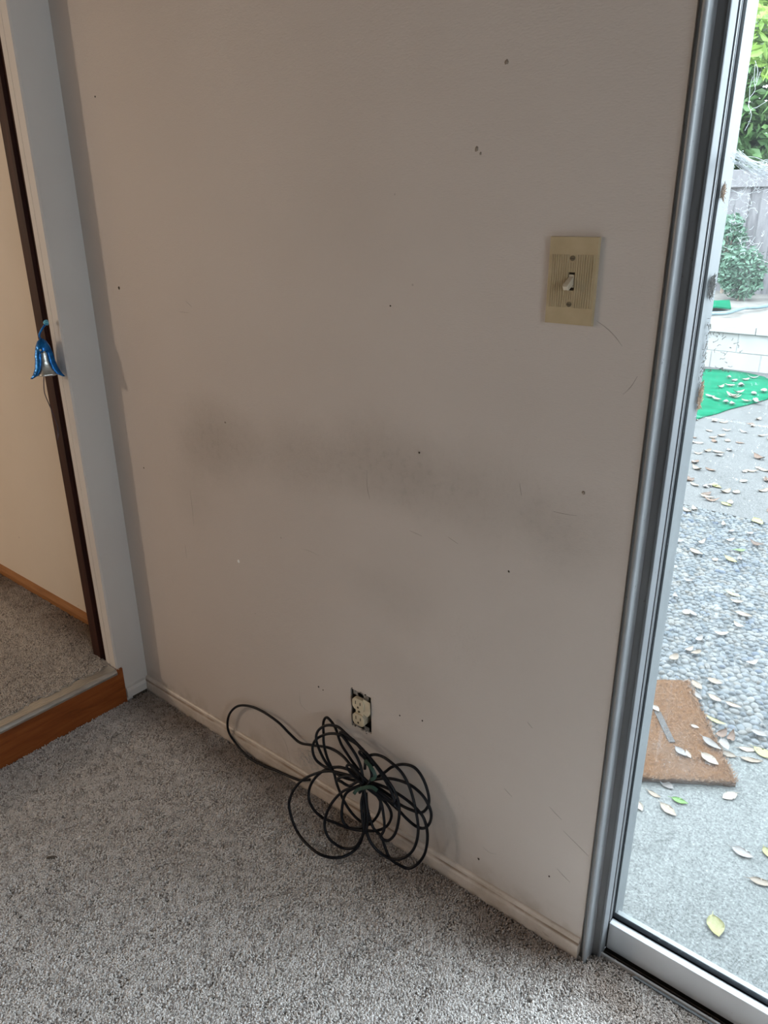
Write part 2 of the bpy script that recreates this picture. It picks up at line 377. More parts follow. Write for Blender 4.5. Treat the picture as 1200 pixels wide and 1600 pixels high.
# ------------------------------------------------------------------ mesh helpers
def tag(o, label=None, cat=None, group=None, kind=None):
    if label: o['label'] = label
    if cat: o['category'] = cat
    if group: o['group'] = group
    if kind: o['kind'] = kind
    return o
def empty(name, loc=(0, 0, 0), parent=None):
    o = bpy.data.objects.new(name, None); COL.objects.link(o); o.location = loc
    o.empty_display_size = 0.05
    if parent: o.parent = parent
    return o
def link(name, me, mat, parent=None, smooth=False):
    o = bpy.data.objects.new(name, me); COL.objects.link(o)
    if mat and not me.materials: me.materials.append(M[mat])
    if smooth:
        for p in me.polygons: p.use_smooth = True
    if parent is not None: o.parent = parent
    return o
class MB:
    def __init__(s): s.v = []; s.f = []
    def add(s, vs, fs):
        b = len(s.v); s.v += [tuple(v) for v in vs]; s.f += [tuple(b + i for i in f) for f in fs]
        return s
    def box(s, x0, x1, y0, y1, z0, z1):
        return s.add([(x0, y0, z0), (x1, y0, z0), (x1, y1, z0), (x0, y1, z0), (x0, y0, z1), (x1, y0, z1), (x1, y1, z1), (x0, y1, z1)],
                     [(3, 2, 1, 0), (4, 5, 6, 7), (0, 1, 5, 4), (1, 2, 6, 5), (2, 3, 7, 6), (3, 0, 4, 7)])
    def prism(s, poly, axis, a, b):
        # poly: 2-D outline; extruded along axis from a to b
        def pt(u, v, w): return {0: (w, u, v), 1: (u, w, v), 2: (u, v, w)}[axis]
        n = len(poly)
        vs = [pt(u, v, a) for u, v in poly] + [pt(u, v, b) for u, v in poly]
        fs = [tuple(range(n)), tuple(range(2 * n - 1, n - 1, -1))] + [(i, i + n, (i + 1) % n + n, (i + 1) % n) for i in range(n)]
        return s.add(vs, fs)
    def tube(s, pts, rad, seg=8, closed=False, caps=True):
        pts = [Vector(p) for p in pts]; n = len(pts)
        rads = rad if isinstance(rad, (list, tuple)) else [rad] * n
        T = []
        for i in range(n):
            a = pts[(i - 1) % n] if closed or i else pts[0]
            b = pts[(i + 1) % n] if closed or i < n - 1 else pts[-1]
            d = b - a
            T.append(d.normalized() if d.length > 1e-9 else Vector((0, 0, 1)))
        nrm = T[0].orthogonal().normalized()
        vs = []
        for i in range(n):
            nrm = (nrm - T[i] * nrm.dot(T[i]))
            nrm = nrm.normalized() if nrm.length > 1e-6 else T[i].orthogonal().normalized()
            bi = T[i].cross(nrm)
            for k in range(seg):
                a = 2 * PI * k / seg
                vs.append(pts[i] + (nrm * math.cos(a) + bi * math.sin(a)) * rads[i])
        fs = []
        for i in range(n if closed else n - 1):
            j = (i + 1) % n
            for k in range(seg):
                l = (k + 1) % seg
                fs.append((i * seg + k, i * seg + l, j * seg + l, j * seg + k))
        if caps and not closed:
            fs.append(tuple(range(seg - 1, -1, -1))); fs.append(tuple((n - 1) * seg + k for k in range(seg)))
        return s.add(vs, fs)
    def lathe(s, prof, seg=24, wave=None):
        vs = []; n = len(prof)
        for i, (r, z) in enumerate(prof):
            for k in range(seg):
                a = 2 * PI * k / seg; rr = r * (1 + (wave(i, a) if wave else 0))
                vs.append((rr * math.cos(a), rr * math.sin(a), z))
        fs = [(i * seg + k, i * seg + (k + 1) % seg, (i + 1) * seg + (k + 1) % seg, (i + 1) * seg + k) for i in range(n - 1) for k in range(seg)]
        return s.add(vs, fs)
    def mesh(s, name):
        me = bpy.data.meshes.new(name); me.from_pydata(s.v, [], s.f); me.update(); return me
    def build(s, name, mat, parent=None, smooth=False, bevel=0.0, seg=2):
        me = s.mesh(name)
        bm = bmesh.new(); bm.from_mesh(me)
        bmesh.ops.recalc_face_normals(bm, faces=bm.faces)
        if bevel:
            bmesh.ops.bevel(bm, geom=[e for e in bm.edges if e.is_manifold and e.calc_face_angle(0) > 0.5], offset=bevel, segments=seg, affect='EDGES', profile=0.5)
        bm.to_mesh(me); bm.free()
        return link(name, me, mat, parent, smooth)
def box(name, mat, dims, parent=None, bevel=0.0):
    return MB().box(*dims).build(name, mat, parent, bevel=bevel)
def catmull(pts, sub=8, closed=False):
    P = [Vector(p) for p in pts]; n = len(P); out = []
    rngi = range(n if closed else n - 1)
    for i in rngi:
        p0 = P[(i - 1) % n] if closed or i > 0 else P[0] * 2 - P[1]
        p1 = P[i]; p2 = P[(i + 1) % n]
        p3 = P[(i + 2) % n] if closed or i + 2 < n else P[-1] * 2 - P[-2]
        for k in range(sub):
            t = k / sub
            out.append(0.5 * ((2 * p1) + (p2 - p0) * t + (2 * p0 - 5 * p1 + 4 * p2 - p3) * t * t + (3 * p1 - p0 - 3 * p2 + p3) * t ** 3))
    if not closed: out.append(P[-1])
    return out

# ------------------------------------------------------------------ the setting: room shell
HS = 0.112          # height of the raised room
CEIL = 2.45
WX = 1.358          # right end of the main wall
OX0, OX1, OZ0, OZ1 = 0.7988, 0.8561, 0.2583, 0.3509      # hole cut for the outlet
DX1, DZ1 = 3.22, 2.06                                     # far side and head of the sliding door opening

def structure(o, label=None, cat=None):
    o['kind'] = 'structure'
    return tag(o, label, cat)

w = MB()
xs = [0, OX0, OX1, WX]; zs = [0, OZ0, OZ1, CEIL]
def grid_wall(mb, xs, zs, skip, y0, y1):
    for i in range(len(xs) - 1):
        for j in range(len(zs) - 1):
            if (i, j) in skip: continue
            mb.box(xs[i], xs[i + 1], y0, y1, zs[j], zs[j + 1])
# front skin as one clean face set round the hole, then the body behind it
vs = [(x, 0, z) for z in zs for x in xs]
fs = [(j * 4 + i, j * 4 + i + 1, (j + 1) * 4 + i + 1, (j + 1) * 4 + i) for j in range(3) for i in range(3) if (i, j) != (1, 1)]
w.add(vs, fs)
# ragged edges of the plaster round the hole
w.add([(OX0, 0, OZ0), (OX1, 0, OZ0), (OX1, 0, OZ1), (OX0, 0, OZ1), (OX0, .07, OZ0), (OX1, .07, OZ0), (OX1, .07, OZ1), (OX0, .07, OZ1)],
      [(0, 1, 5, 4), (1, 2, 6, 5), (2, 3, 7, 6), (3, 0, 4, 7), (4, 5, 6, 7)])
w.add([(0, .115, 0), (WX, .115, 0), (WX, .115, CEIL), (0, .115, CEIL), (WX, 0, 0), (WX, 0, CEIL)], [(0, 1, 2, 3), (4, 5, 2, 1)])
w.box(WX, 4.0, 0, .115, DZ1, CEIL)
w.box(DX1, 4.0, 0, .115, 0, DZ1)
me = w.mesh('wall_back')
wall_back = link('wall_back', me, 'wall_paint')
structure(wall_back, 'scuffed off-white wall with a dark grimy band across its middle', 'wall')

def nail_hole(px, py, r, mat='hole_dark'):
    x, z = wall_px(px, py)
    mb = MB(); n = 8
    ring = [(x + r * math.cos(2 * PI * k / n) * rng.uniform(.7, 1.2), -0.0004, z + r * math.sin(2 * PI * k / n) * rng.uniform(.7, 1.3)) for k in range(n)]
    ring2 = [((a - x) * .4 + x, -0.0016, (c - z) * .4 + z) for a, b, c in ring]
    mb.add(ring + ring2, [(k, (k + 1) % n, n + (k + 1) % n, n + k) for k in range(n)] + [tuple(range(n, 2 * n))])
    return mb.build('nail_hole', mat, wall_back)
for a in [(186, 450, .0038), (655, 707, .0022), (795, 893, .0020), (225, 731, .002),
          (149, 151, .0022), (610, 478, .0016), (748, 1342, .0028), (858, 1369, .002), (625, 1118, .002), (660, 1126, .002), (498, 1073, .0022), (505, 1078, .0016)]:
    nail_hole(*a)
for a in [(792, 97, .0034), (745, 233, .0034), (751, 240, .002), (352, 660, .0028), (912, 770, .003)]:
    nail_hole(*a, 'chip_tan')
nail_hole(373, 877, .004, 'pale_bit')

# the wall goes on in the raised room next door
wf = box('wall_far', 'next_room_paint', (-3.2, -0.05, 0.0, 0.115, 0, CEIL))
structure(wf, 'cream wall of the raised room beyond the doorway', 'wall')
# stub of the partition wall between the rooms
wl = MB()
wl.prism([(-0.050, 0), (0, 0), (0, -0.086), (-0.004, -0.09), (-0.030, -0.09), (-0.030, -0.0885), (-0.0315, -0.0885), (-0.0315, -0.09), (-0.050, -0.09)], 2, 0, CEIL)
wl.box(-0.115, 0, -4.0, -1.65, 0, CEIL)
wl.box(-0.115, 0, -1.65, -0.09, 2.06, CEIL)
structure(wl.build('wall_left', 'white_paint'), 'narrow white end of the partition wall beside the doorway', 'wall')
wr = MB().box(4.0, 4.1, -4.1, -2.05, 0, CEIL).box(4.0, 4.1, -1.15, 0.115, 0, CEIL).box(4.0, 4.1, -2.05, -1.15, 0, 1.05).box(4.0, 4.1, -2.05, -1.15, 1.85, CEIL)  # window opening added in this unseen wall to let in more sky light
structure(wr.build('wall_right', 'panel_wall'))
wb = MB()
wb.box(0, 4.0, -4.1, -4.0, 0, CEIL)
structure(wb.build('wall_front', 'panel_wall'))
structure(box('wall_next_room_left', 'next_room_paint', (-3.3, -3.2, -3.3, 0.115, 0, CEIL)))
structure(box('wall_next_room_front', 'next_room_paint', (-3.2, -0.115, -3.3, -3.2, 0, CEIL)))
structure(box('ceiling', 'ceiling_paint', (-3.3, 4.1, -4.1, 0.115, CEIL, CEIL + 0.12)))
fl = MB().box(0.0, 4.0, -4.0, 0.02, -0.12, -0.0045)
structure(fl.build('floor', 'carpet_backing'), 'floor under the taupe carpet', 'floor')
fl2 = MB().box(-3.2, -0.012, -3.2, 0.0, -0.12, HS - 0.002)
structure(fl2.build('floor_next_room', 'carpet_backing'), 'raised floor of the next room', 'floor')

# unseen wall added to the right of the sliding door, outside: it keeps the carpet along the wall in shade
structure(box('wall_shade_blocker', 'blocker_siding', (3.34, 3.48, 0.116, 0.86, -0.06, CEIL + .1)))

for pts in [[(824, 1128), (832, 1138)], [(858, 1260), (868, 1271), (878, 1281)], [(880, 1298), (895, 1313), (908, 1326), (920, 1338)], [(788, 1232), (800, 1245)], [(870, 1357), (880, 1368), (891, 1379)],
            [(754, 1323), (765, 1332), (777, 1335)], [(932, 501), (948, 513), (962, 527), (972, 541)], [(996, 588), (986, 604), (974, 616)], [(470, 857), (484, 861), (498, 868)], [(640, 829), (660, 838)],
            [(700, 839), (716, 850)], [(297, 764), (300, 790), (303, 822)], [(289, 850), (292, 872)], [(864, 799), (882, 803), (902, 806)], [(573, 735), (574, 762), (578, 780)], [(812, 755), (815, 775)], [(290, 470), (300, 480)], [(280, 487), (296, 489)],
            [(468, 1080), (470, 1100), (482, 1112)], [(430, 1135), (446, 1160), (455, 1195)]]:
    P_ = [Vector((wall_px(*p)[0], -0.00015, wall_px(*p)[1])) for p in pts]
    P_ = catmull(P_, 4)
    n_p = len(P_)
    MB().tube(P_, [0.00032 * (0.35 + math.sin(PI * (k + .5) / n_p)) for k in range(n_p)], 5).build('scratch', 'scratch_tan', wall_back)

# baseboard of the main wall: flat board with a small lip on top, slightly sagging joints
bb = empty('baseboard_back'); structure(bb, 'narrow dirty cream baseboard under the scuffed wall', 'baseboard')
prof = [(0.0, -0.006), (-0.0105, -0.006), (-0.0115, 0.030), (-0.0105, 0.0345), (-0.0070, 0.0365), (-0.0065, 0.043), (-0.0035, 0.0462), (0, 0.0465)]
MB().prism(prof, 0, 0.0, 0.852).build('board', 'baseboard_paint', bb)
MB().prism([(a, b - 0.0006) for a, b in prof], 0, 0.8526, WX - 0.001).build('board', 'baseboard_paint', bb)
bl = empty('baseboard_left'); structure(bl, 'short piece of white baseboard in the corner by the step', 'baseboard')
MB().prism([(0, 0.012), (0.010, 0.012), (0.011, 0.034), (0.008, 0.043), (0, 0.0455)], 1, -0.074, -0.0125).build('board', 'white_paint', bl)
# gnawed dark gap at the bottom of the corner
MB().prism([(0.0005, -0.005), (0.006, -0.005), (0.006, 0.012), (0.0005, 0.012)], 1, -0.055, -0.012).build('gap', 'hole_dark', bl)
bn = empty('baseboard_far'); structure(bn, 'brown wooden baseboard in the raised room', 'baseboard')
MB().prism([(0, HS), (-0.012, HS), (-0.013, HS + .022), (-0.009, HS + .032), (0, HS + .036)], 0, -3.2, -0.116).build('board', 'oak_trim', bn)

# step up into the next room: wooden riser and ribbed metal nosing
st = empty('trim_1', (0, -0.8, 0)); structure(st, 'reddish wooden step riser with a ribbed metal nosing', 'step')
def rel(o, root):
    o.parent = root; o.matrix_parent_inverse = Matrix.Translation(root.location).inverted(); return o
def build_in(mb, name, mat, root, smooth=False, bevel=0.0, seg=2):
    return rel(mb.build(name, mat, None, smooth, bevel, seg), root)
build_in(MB().box(-0.012, 0.006, -1.64, -0.0755, -0.004, 0.1125), 'riser', 'riser_wood', st, bevel=0.0012)
nz = []
for k in range(10): nz.append((-0.034 + k * 0.004, 0.1150 + (0.0009 if k % 2 else 0)))
nz += [(0.0055, 0.1142), (0.0085, 0.1112), (0.0098, 0.1070), (0.0094, 0.1010), (0.0070, 0.1006), (0.0070, 0.1060), (0.0050, 0.1095), (-0.034, 0.1125)]
build_in(MB().prism(nz, 1, -1.64, -0.0945), 'nosing', 'nosing_metal', st)
fr = MB()
for k in range(46):
    x = rng.uniform(-0.075, 0.004); y = -0.094 + rng.uniform(0, 0.016); z = HS - .004
    a = rng.uniform(0, 2 * PI); l = rng.uniform(.006, .013)
    fr.tube([(x, y, z), (x + math.cos(a) * l * .5, y + math.sin(a) * l * .4, z + l * .7), (x + math.cos(a) * l * 1.2, y + math.sin(a) * l * .8, z + l * .8)], [.0012, .001, .0004], 5)
o = build_in(fr, 'frayed_carpet_edge', 'carpet_yarn_next', st); o['kind'] = 'stuff'

# dark varnished wooden jamb of the doorway
jb = empty('trim_2', (-0.08, -0.09, HS)); structure(jb, 'dark brown varnished wooden door jamb', 'door jamb')
build_in(MB().box(-0.116, -0.0755, -0.0905, 0.0, HS - .001, 2.06), 'jamb_board', 'dark_wood', jb, bevel=0.0015)
build_in(MB().box(-0.0745, -0.0505, -0.0835, 0.0, HS - .001, 2.06), 'door_stop', 'dark_wood', jb, bevel=0.001)
build_in(MB().box(-0.0758, -0.0742, -0.0925, -0.082, HS, 2.06), 'edge_strip', 'dark_wood', jb)

# ------------------------------------------------------------------ sliding glass door
dr = empty('door_1', (WX, 0.03, 0)); structure(dr, 'grey aluminium sliding glass door looking onto the patio', 'sliding door')
FX = 1.3892
Z0, Z1 = -0.02, 2.06
# wall side flange with rounded bead
bead = [(1.3585, 0.02), (1.3585, 0.004), (1.3640, 0.003), (1.3648, -0.003)]
for k in range(9):
    a = PI + 0.2 - (PI + 0.2) * k / 8
    bead.append((1.3685 + 0.0038 * math.cos(a), -0.003 - 0.0045 * math.sin(a) * 1.0))
bead += [(1.3728, 0.006), (1.3735, 0.02)]
build_in(MB().prism(bead, 2, Z0, Z1), 'jamb_bead', 'frame_metal', dr)
build_in(MB().box(1.3730, FX - 0.0030, 0.020, 0.03, Z0, Z1), 'jamb_recess', 'frame_recess', dr)
build_in(MB().prism([(FX - 0.0045, 0.021), (FX - 0.003, 0.0175), (FX, 0.0175), (FX + 0.0006, 0.019), (FX + 0.0006, 0.041), (FX - 0.0045, 0.041)], 2, Z0 + .016, Z1), 'jamb_flange', 'flange_metal', dr)
build_in(MB().box(FX - 0.012, FX - 0.0025, 0.041, 0.049, Z0, Z1), 'groove', 'black_rubber', dr)
build_in(MB().prism([(FX - 0.006, 0.0485), (FX + 0.0002, 0.0490), (FX + 0.0002, 0.0535), (FX - 0.0016, 0.0550), (FX + 0.0002, 0.0562), (FX + 0.0002, 0.0592), (FX - 0.006, 0.0592)], 2, 0.0, Z1), 'panel_stile', 'flange_metal', dr)
build_in(MB().box(FX - 0.010, FX + 0.0008, 0.0592, 0.0715, 0.0, Z1), 'gasket', 'black_rubber', dr)
build_in(MB().box(WX, FX, 0.0705, 0.118, -0.06, Z1), 'outer_jamb', 'frame_outer', dr, bevel=0.001)
# back filler inside the wall
build_in(MB().box(WX + .0005, FX - 0.012, 0.03, 0.0705, Z0, Z1), 'jamb_core', 'black_rubber', dr)
# bottom rail and gasket of the panel
build_in(MB().box(FX + 0.001, 2.36, 0.0455, 0.0600, 0.004, 0.0665), 'bottom_rail', 'rail_metal', dr, bevel=0.0012)
build_in(MB().box(FX + 0.001, 2.36, 0.0602, 0.0705, 0.010, 0.0705), 'bottom_gasket', 'black_rubber', dr)
build_in(MB().box(FX + 0.001, 2.36, 0.0705, 0.090, -0.004, 0.060), 'outer_rail', 'sill_metal', dr, bevel=0.001)
build_in(MB().box(FX + 0.001, 2.36, 0.0455, 0.085, 1.965, 2.02), 'top_rail', 'frame_metal', dr)
build_in(MB().box(2.31, 2.36, 0.0455, 0.085, 0.06, 2.0), 'meeting_stile', 'frame_metal', dr)
build_in(MB().box(FX + 0.0006, 2.32, 0.0640, 0.0680, 0.060, 1.98), 'glass_pane', 'dusty_glass', dr)
# second panel, out of frame to the right
build_in(MB().box(2.30, 3.20, 0.090, 0.115, 0.004, 0.0665), 'bottom_rail', 'rail_metal', dr)
build_in(MB().box(2.30, 3.20, 0.090, 0.115, 1.965, 2.02), 'top_rail', 'frame_metal', dr)
build_in(MB().box(3.15, 3.22, 0.03, 0.115, 0.0, 2.06), 'jamb_stile', 'frame_metal', dr)
build_in(MB().box(2.30, 3.16, 0.100, 0.104, 0.060, 1.98), 'glass_pane', 'dusty_glass', dr)
build_in(MB().box(FX, 3.20, 0.02, 0.115, 2.02, 2.06), 'head_frame', 'frame_metal', dr)
# floor track
build_in(MB().box(FX - .004, 3.20, 0.0235, 0.0275, -0.02, 0.0105), 'track_lip', 'frame_metal_worn', dr, bevel=0.0008)
build_in(MB().box(FX - .004, 3.20, 0.0275, 0.118, -0.03, -0.014), 'track_bed', 'track_dirt', dr)
build_in(MB().box(FX - .004, 3.20, 0.0365, 0.0385, -0.014, 0.0035), 'track_rib', 'track_dirt', dr)
build_in(MB().box(1.395, 3.20, 0.118, 0.150, -0.062, -0.012), 'outer_sill', 'sill_metal', dr, bevel=0.002)
build_in(MB().box(1.395, 3.20, 0.090, 0.120, -0.05, 0.002), 'sill_step', 'sill_metal', dr, bevel=0.002)
# blue masking line left on the carpet edge in front of the track
build_in(MB().prism([(1.452, 0.0185), (1.456, 0.0225), (1.640, 0.0225), (1.640, 0.0180)], 2, 0.002, 0.0068), 'tape_strip', 'frame_outer', dr)

# ------------------------------------------------------------------ carpets (pile nobody can count)
def carpet(name, mat, poly, z, density, label):
    mb = MB(); mb.add([(x, y, z) for x, y in poly], [tuple(range(len(poly)))])
    me = mb.mesh(name); me.materials.append(M['carpet_backing'])
    o = bpy.data.objects.new(name, me); COL.objects.link(o)
    tag(o, label, 'carpet', None, 'stuff')
    ng = bpy.data.node_groups.new(name + '_pile', 'GeometryNodeTree')
    ng.interface.new_socket('Geometry', in_out='INPUT', socket_type='NodeSocketGeometry')
    ng.interface.new_socket('Geometry', in_out='OUTPUT', socket_type='NodeSocketGeometry')
    N = ng.nodes; L = ng.links
    gi = N.new('NodeGroupInput'); go = N.new('NodeGroupOutput')
    # one bent tuft of yarn
    qb = N.new('GeometryNodeCurveQuadraticBezier'); qb.inputs['Resolution'].default_value = 4
    qb.inputs['Start'].default_value = (0, 0, -0.0012); qb.inputs['Middle'].default_value = (0.0003, 0, 0.0056); qb.inputs['End'].default_value = (0.0044, 0.0005, 0.0062)
    cc = N.new('GeometryNodeCurvePrimitiveCircle'); cc.inputs['Resolution'].default_value = 5; cc.inputs['Radius'].default_value = 0.00118
    cm = N.new('GeometryNodeCurveToMesh'); cm.inputs['Fill Caps'].default_value = True
    L.new(qb.outputs[0], cm.inputs['Curve']); L.new(cc.outputs[0], cm.inputs['Profile Curve'])
    sm = N.new('GeometryNodeSetMaterial'); sm.inputs['Material'].default_value = M[mat]
    L.new(cm.outputs[0], sm.inputs[0])
    def scatter_on(geo, inst, dens, tilt, smin, smax, seed, poisson=None):
        dp = N.new('GeometryNodeDistributePointsOnFaces')
        if poisson:
            dp.distribute_method = 'POISSON'; dp.inputs['Distance Min'].default_value = poisson; dp.inputs['Density Max'].default_value = dens
        else: dp.inputs['Density'].default_value = dens
        dp.inputs['Seed'].default_value = seed
        ip = N.new('GeometryNodeInstanceOnPoints')
        rv = N.new('FunctionNodeRandomValue'); rv.data_type = 'FLOAT_VECTOR'
        rv.inputs[0].default_value = (-tilt, -tilt, 0); rv.inputs[1].default_value = (tilt, tilt, 6.283)
        rs = N.new('FunctionNodeRandomValue'); rs.data_type = 'FLOAT'
        rs.inputs[2].default_value = smin; rs.inputs[3].default_value = smax
        L.new(geo, dp.inputs[0]); L.new(dp.outputs[0], ip.inputs['Points']); L.new(inst, ip.inputs['Instance'])
        L.new(rv.outputs[0], ip.inputs['Rotation']); L.new(rs.outputs[1], ip.inputs['Scale'])
        return ip.outputs[0]
    # a small bundle of tufts, each with its own tone
    ci = N.new('GeometryNodeMeshCircle'); ci.fill_type = 'NGON'; ci.inputs['Vertices'].default_value = 12; ci.inputs['Radius'].default_value = 0.0125
    tufts = scatter_on(ci.outputs[0], sm.outputs[0], 88000, 0.45, 0.7, 1.3, 3)
    sa = N.new('GeometryNodeStoreNamedAttribute'); sa.data_type = 'FLOAT'; sa.domain = 'INSTANCE'
    sa.inputs['Name'].default_value = 'tone'
    rt_ = N.new('FunctionNodeRandomValue'); rt_.data_type = 'FLOAT'; rt_.inputs['Seed'].default_value = 9
    L.new(tufts, sa.inputs['Geometry']); L.new(rt_.outputs[1], sa.inputs['Value'])
    rl = N.new('GeometryNodeRealizeInstances'); L.new(sa.outputs[0], rl.inputs[0])
    pile = scatter_on(gi.outputs[0], rl.outputs[0], density, 0.03, 0.92, 1.08, 5, 0.0074)
    jg = N.new('GeometryNodeJoinGeometry')
    L.new(pile, jg.inputs[0]); L.new(gi.outputs[0], jg.inputs[0]); L.new(jg.outputs[0], go.inputs[0])
    md = o.modifiers.new('pile', 'NODES'); md.node_group = ng
    return o
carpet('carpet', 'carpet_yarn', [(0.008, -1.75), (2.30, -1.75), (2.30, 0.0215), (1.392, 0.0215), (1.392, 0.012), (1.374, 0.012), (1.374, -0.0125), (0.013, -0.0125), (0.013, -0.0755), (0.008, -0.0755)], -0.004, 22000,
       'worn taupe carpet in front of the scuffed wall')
carpet('raised_carpet', 'carpet_yarn_next', [(-1.9, -1.64), (-0.035, -1.64), (-0.035, -0.094), (-0.118, -0.094), (-0.118, -0.013), (-1.9, -0.013)], HS - 0.0015, 22000,
       'brown carpet of the raised room beyond the step')

# ------------------------------------------------------------------ light switch
sx, sz = 1.1994, 1.146
sw = empty('light_switch', (sx + .035, 0, sz)); tag(sw, 'beige ribbed wall plate with a toggle light switch beside the door frame', 'light switch')
pw, ph, pt_ = 0.0699, 0.1143, 0.0062
cxs = sx + pw / 2; czs = sz + ph / 2
# plate with a slot for the toggle
mb = MB()
sxs = [sx, cxs - .0052, cxs + .0052, sx + pw]; szs = [sz, czs - .012, czs + .012, sz + ph]
for i in range(3):
    for j in range(3):
        if (i, j) == (1, 1): continue
        mb.add([(sxs[i], -pt_, szs[j]), (sxs[i + 1], -pt_, szs[j]), (sxs[i + 1], -pt_, szs[j + 1]), (sxs[i], -pt_, szs[j + 1])], [(0, 1, 2, 3)])
e = 0.0025
mb.add([(sx, -pt_, sz), (sx + pw, -pt_, sz), (sx + pw, -pt_, sz + ph), (sx, -pt_, sz + ph), (sx - e * .2, 0, sz - e * .2), (sx + pw + e * .2, 0, sz - e * .2), (sx + pw + e * .2, 0, sz + ph + e * .2), (sx - e * .2, 0, sz + ph + e * .2)],
       [(0, 4, 5, 1), (1, 5, 6, 2), (2, 6, 7, 3), (3, 7, 4, 0)])
a0, a1, b0, b1 = sxs[1], sxs[2], szs[1], szs[2]
mb.add([(a0, -pt_, b0), (a1, -pt_, b0), (a1, -pt_, b1), (a0, -pt_, b1), (a0, -.0005, b0), (a1, -.0005, b0), (a1, -.0005, b1), (a0, -.0005, b1)],
       [(0, 1, 5, 4), (1, 2, 6, 5), (2, 3, 7, 6), (3, 0, 4, 7)])
build_in(mb, 'plate', 'ivory_plate', sw)
for k in range(19):
    x = sx + .0042 + k * (pw - .0084) / 18
    zz = [(sz + .0225, sz + ph - .0225)]
    if abs(x - cxs) < .0068: zz = [(sz + .0225, b0 - .001), (b1 + .001, sz + ph - .0225)]
    if abs(x - cxs) < .0045: zz = [(sz + .0325, b0 - .001), (b1 + .001, sz + ph - .0325)]
    for z0, z1 in zz:
        build_in(MB().prism([(x - .0011, -pt_ + .0002), (x - .0006, -pt_ - .0010), (x + .0006, -pt_ - .0010), (x + .0011, -pt_ + .0002)], 2, z0, z1), 'rib', 'ivory_plate', sw)
for zc in (czs + .0302, czs - .0302):
    s_ = build_in(MB().prism([(cxs + .0034 * math.cos(2 * PI * k / 14), zc + .0034 * math.sin(2 * PI * k / 14)) for k in range(14)], 1, -pt_ - .0014, -pt_), 'screw', 'screw_metal', sw)
    sl = MB().box(cxs - .0030, cxs + .0030, -pt_ - .0017, -pt_ - .0013, zc - .0004, zc + .0004).build('screw_slot', 'slot_dark')
    sl.parent = s_
build_in(MB().box(a0, a1, -.0022, -.0004, b0, b1), 'slot_back', 'slot_dark', sw)
build_in(MB().box(a0 + .0008, a1 - .0012, -.0055, -.002, b0 + .004, b1 - .003), 'toggle_base', 'ivory_toggle', sw, bevel=.0008)
# toggle points down and out
tg = MB()
c0 = Vector((cxs - .0002, -.003, czs + .002)); c1 = Vector((cxs - .0002, -.0215, czs - .0080))
d = (c1 - c0).normalized(); n_ = Vector((1, 0, 0)); b_ = d.cross(n_)
def quad(c, hx, hz): return [c + n_ * hx * i + b_ * hz * j for i, j in ((-1, -1), (1, -1), (1, 1), (-1, 1))]
q0, q1, q2 = quad(c0, .0034, .0052), quad(c1 - d * .003, .0040, .0042), quad(c1, .0034, .0030)
tg.add(q0 + q1 + q2, [(0, 1, 2, 3), (11, 10, 9, 8)] + [(a + k, a + (k + 1) % 4, a + 4 + (k + 1) % 4, a + 4 + k) for a in (0, 4) for k in range(4)])
build_in(tg, 'toggle', 'ivory_toggle', sw, bevel=.0006)

# ------------------------------------------------------------------ uncovered outlet in its hole
ot = empty('wall_outlet', ((OX0 + OX1) / 2, 0, OZ0)); tag(ot, 'uncovered ivory duplex outlet in a rough hole above the baseboard', 'outlet')
ocx = (OX0 + OX1) / 2; ocz = (OZ0 + OZ1) / 2
mb = MB()
bx0, bx1, bz0, bz1 = OX0 + .0012, OX1 - .0012, OZ0 + .0012, OZ1 - .0012
for (x0, x1, z0, z1) in ((bx0, bx0 + .0016, bz0, bz1), (bx1 - .0016, bx1, bz0, bz1), (bx0, bx1, bz0, bz0 + .0016), (bx0, bx1, bz1 - .0016, bz1)):
    mb.box(x0, x1, .003, .06, z0, z1)
mb.box(bx0, bx1, .058, .0605, bz0, bz1)
build_in(mb, 'metal_box', 'box_dark', ot)
# mounting strap with ears
sp = MB().box(ocx - .0085, ocx + .0085, .0008, .0022, OZ0 - .004, OZ1 + .004)
for zz in (OZ0 + .006, OZ1 - .006):
    sp.box(ocx - .021, ocx + .021, .0008, .0022, zz - .0055, zz + .0055)
build_in(sp, 'strap', 'strap_metal', ot, bevel=.0005)
yf = -0.0075
def duplex(zc):
    pts = []
    for k in range(40):
        a = 2 * PI * k / 40
        x = max(-.0158, min(.0158, .0172 * math.cos(a))); z = max(-.0142, min(.0142, .0172 * math.sin(a)))
        pts.append((ocx - .002 + x, zc + z))
    return pts
body = MB().prism([(ocx - .012, ocz - .033), (ocx + .010, ocz - .033), (ocx + .010, ocz + .033), (ocx - .012, ocz + .033)], 1, -.004, .03)
build_in(body, 'receptacle_body', 'ivory_socket', ot, bevel=.001)
for zc in (ocz + .0195, ocz - .0195):
    f_ = build_in(MB().prism(duplex(zc), 1, yf, .002), 'receptacle_face', 'ivory_socket', ot, bevel=.0006)
    for (dx, hw, z0, z1) in ((-.0064, .0010, -.0005, .0078), (.0064, .0010, .0002, .0072)):
        c_ = MB().box(ocx - .002 + dx - hw, ocx - .002 + dx + hw, yf - .0003, yf + .001, zc + z0, zc + z1).build('slot', 'slot_dark')
        c_.parent = f_
    g_ = MB().prism([(ocx - .002 + .0024 * math.cos(2 * PI * k / 12), zc - .0070 + .0026 * math.sin(2 * PI * k / 12)) for k in range(12)], 1, yf - .0003, yf + .001).build('ground_hole', 'slot_dark')
    g_.parent = f_
build_in(MB().prism([(ocx - .002 + .0028 * math.cos(2 * PI * k / 12), ocz + .0028 * math.sin(2 * PI * k / 12)) for k in range(12)], 1, -.0052, -.003), 'screw', 'screw_metal', ot)
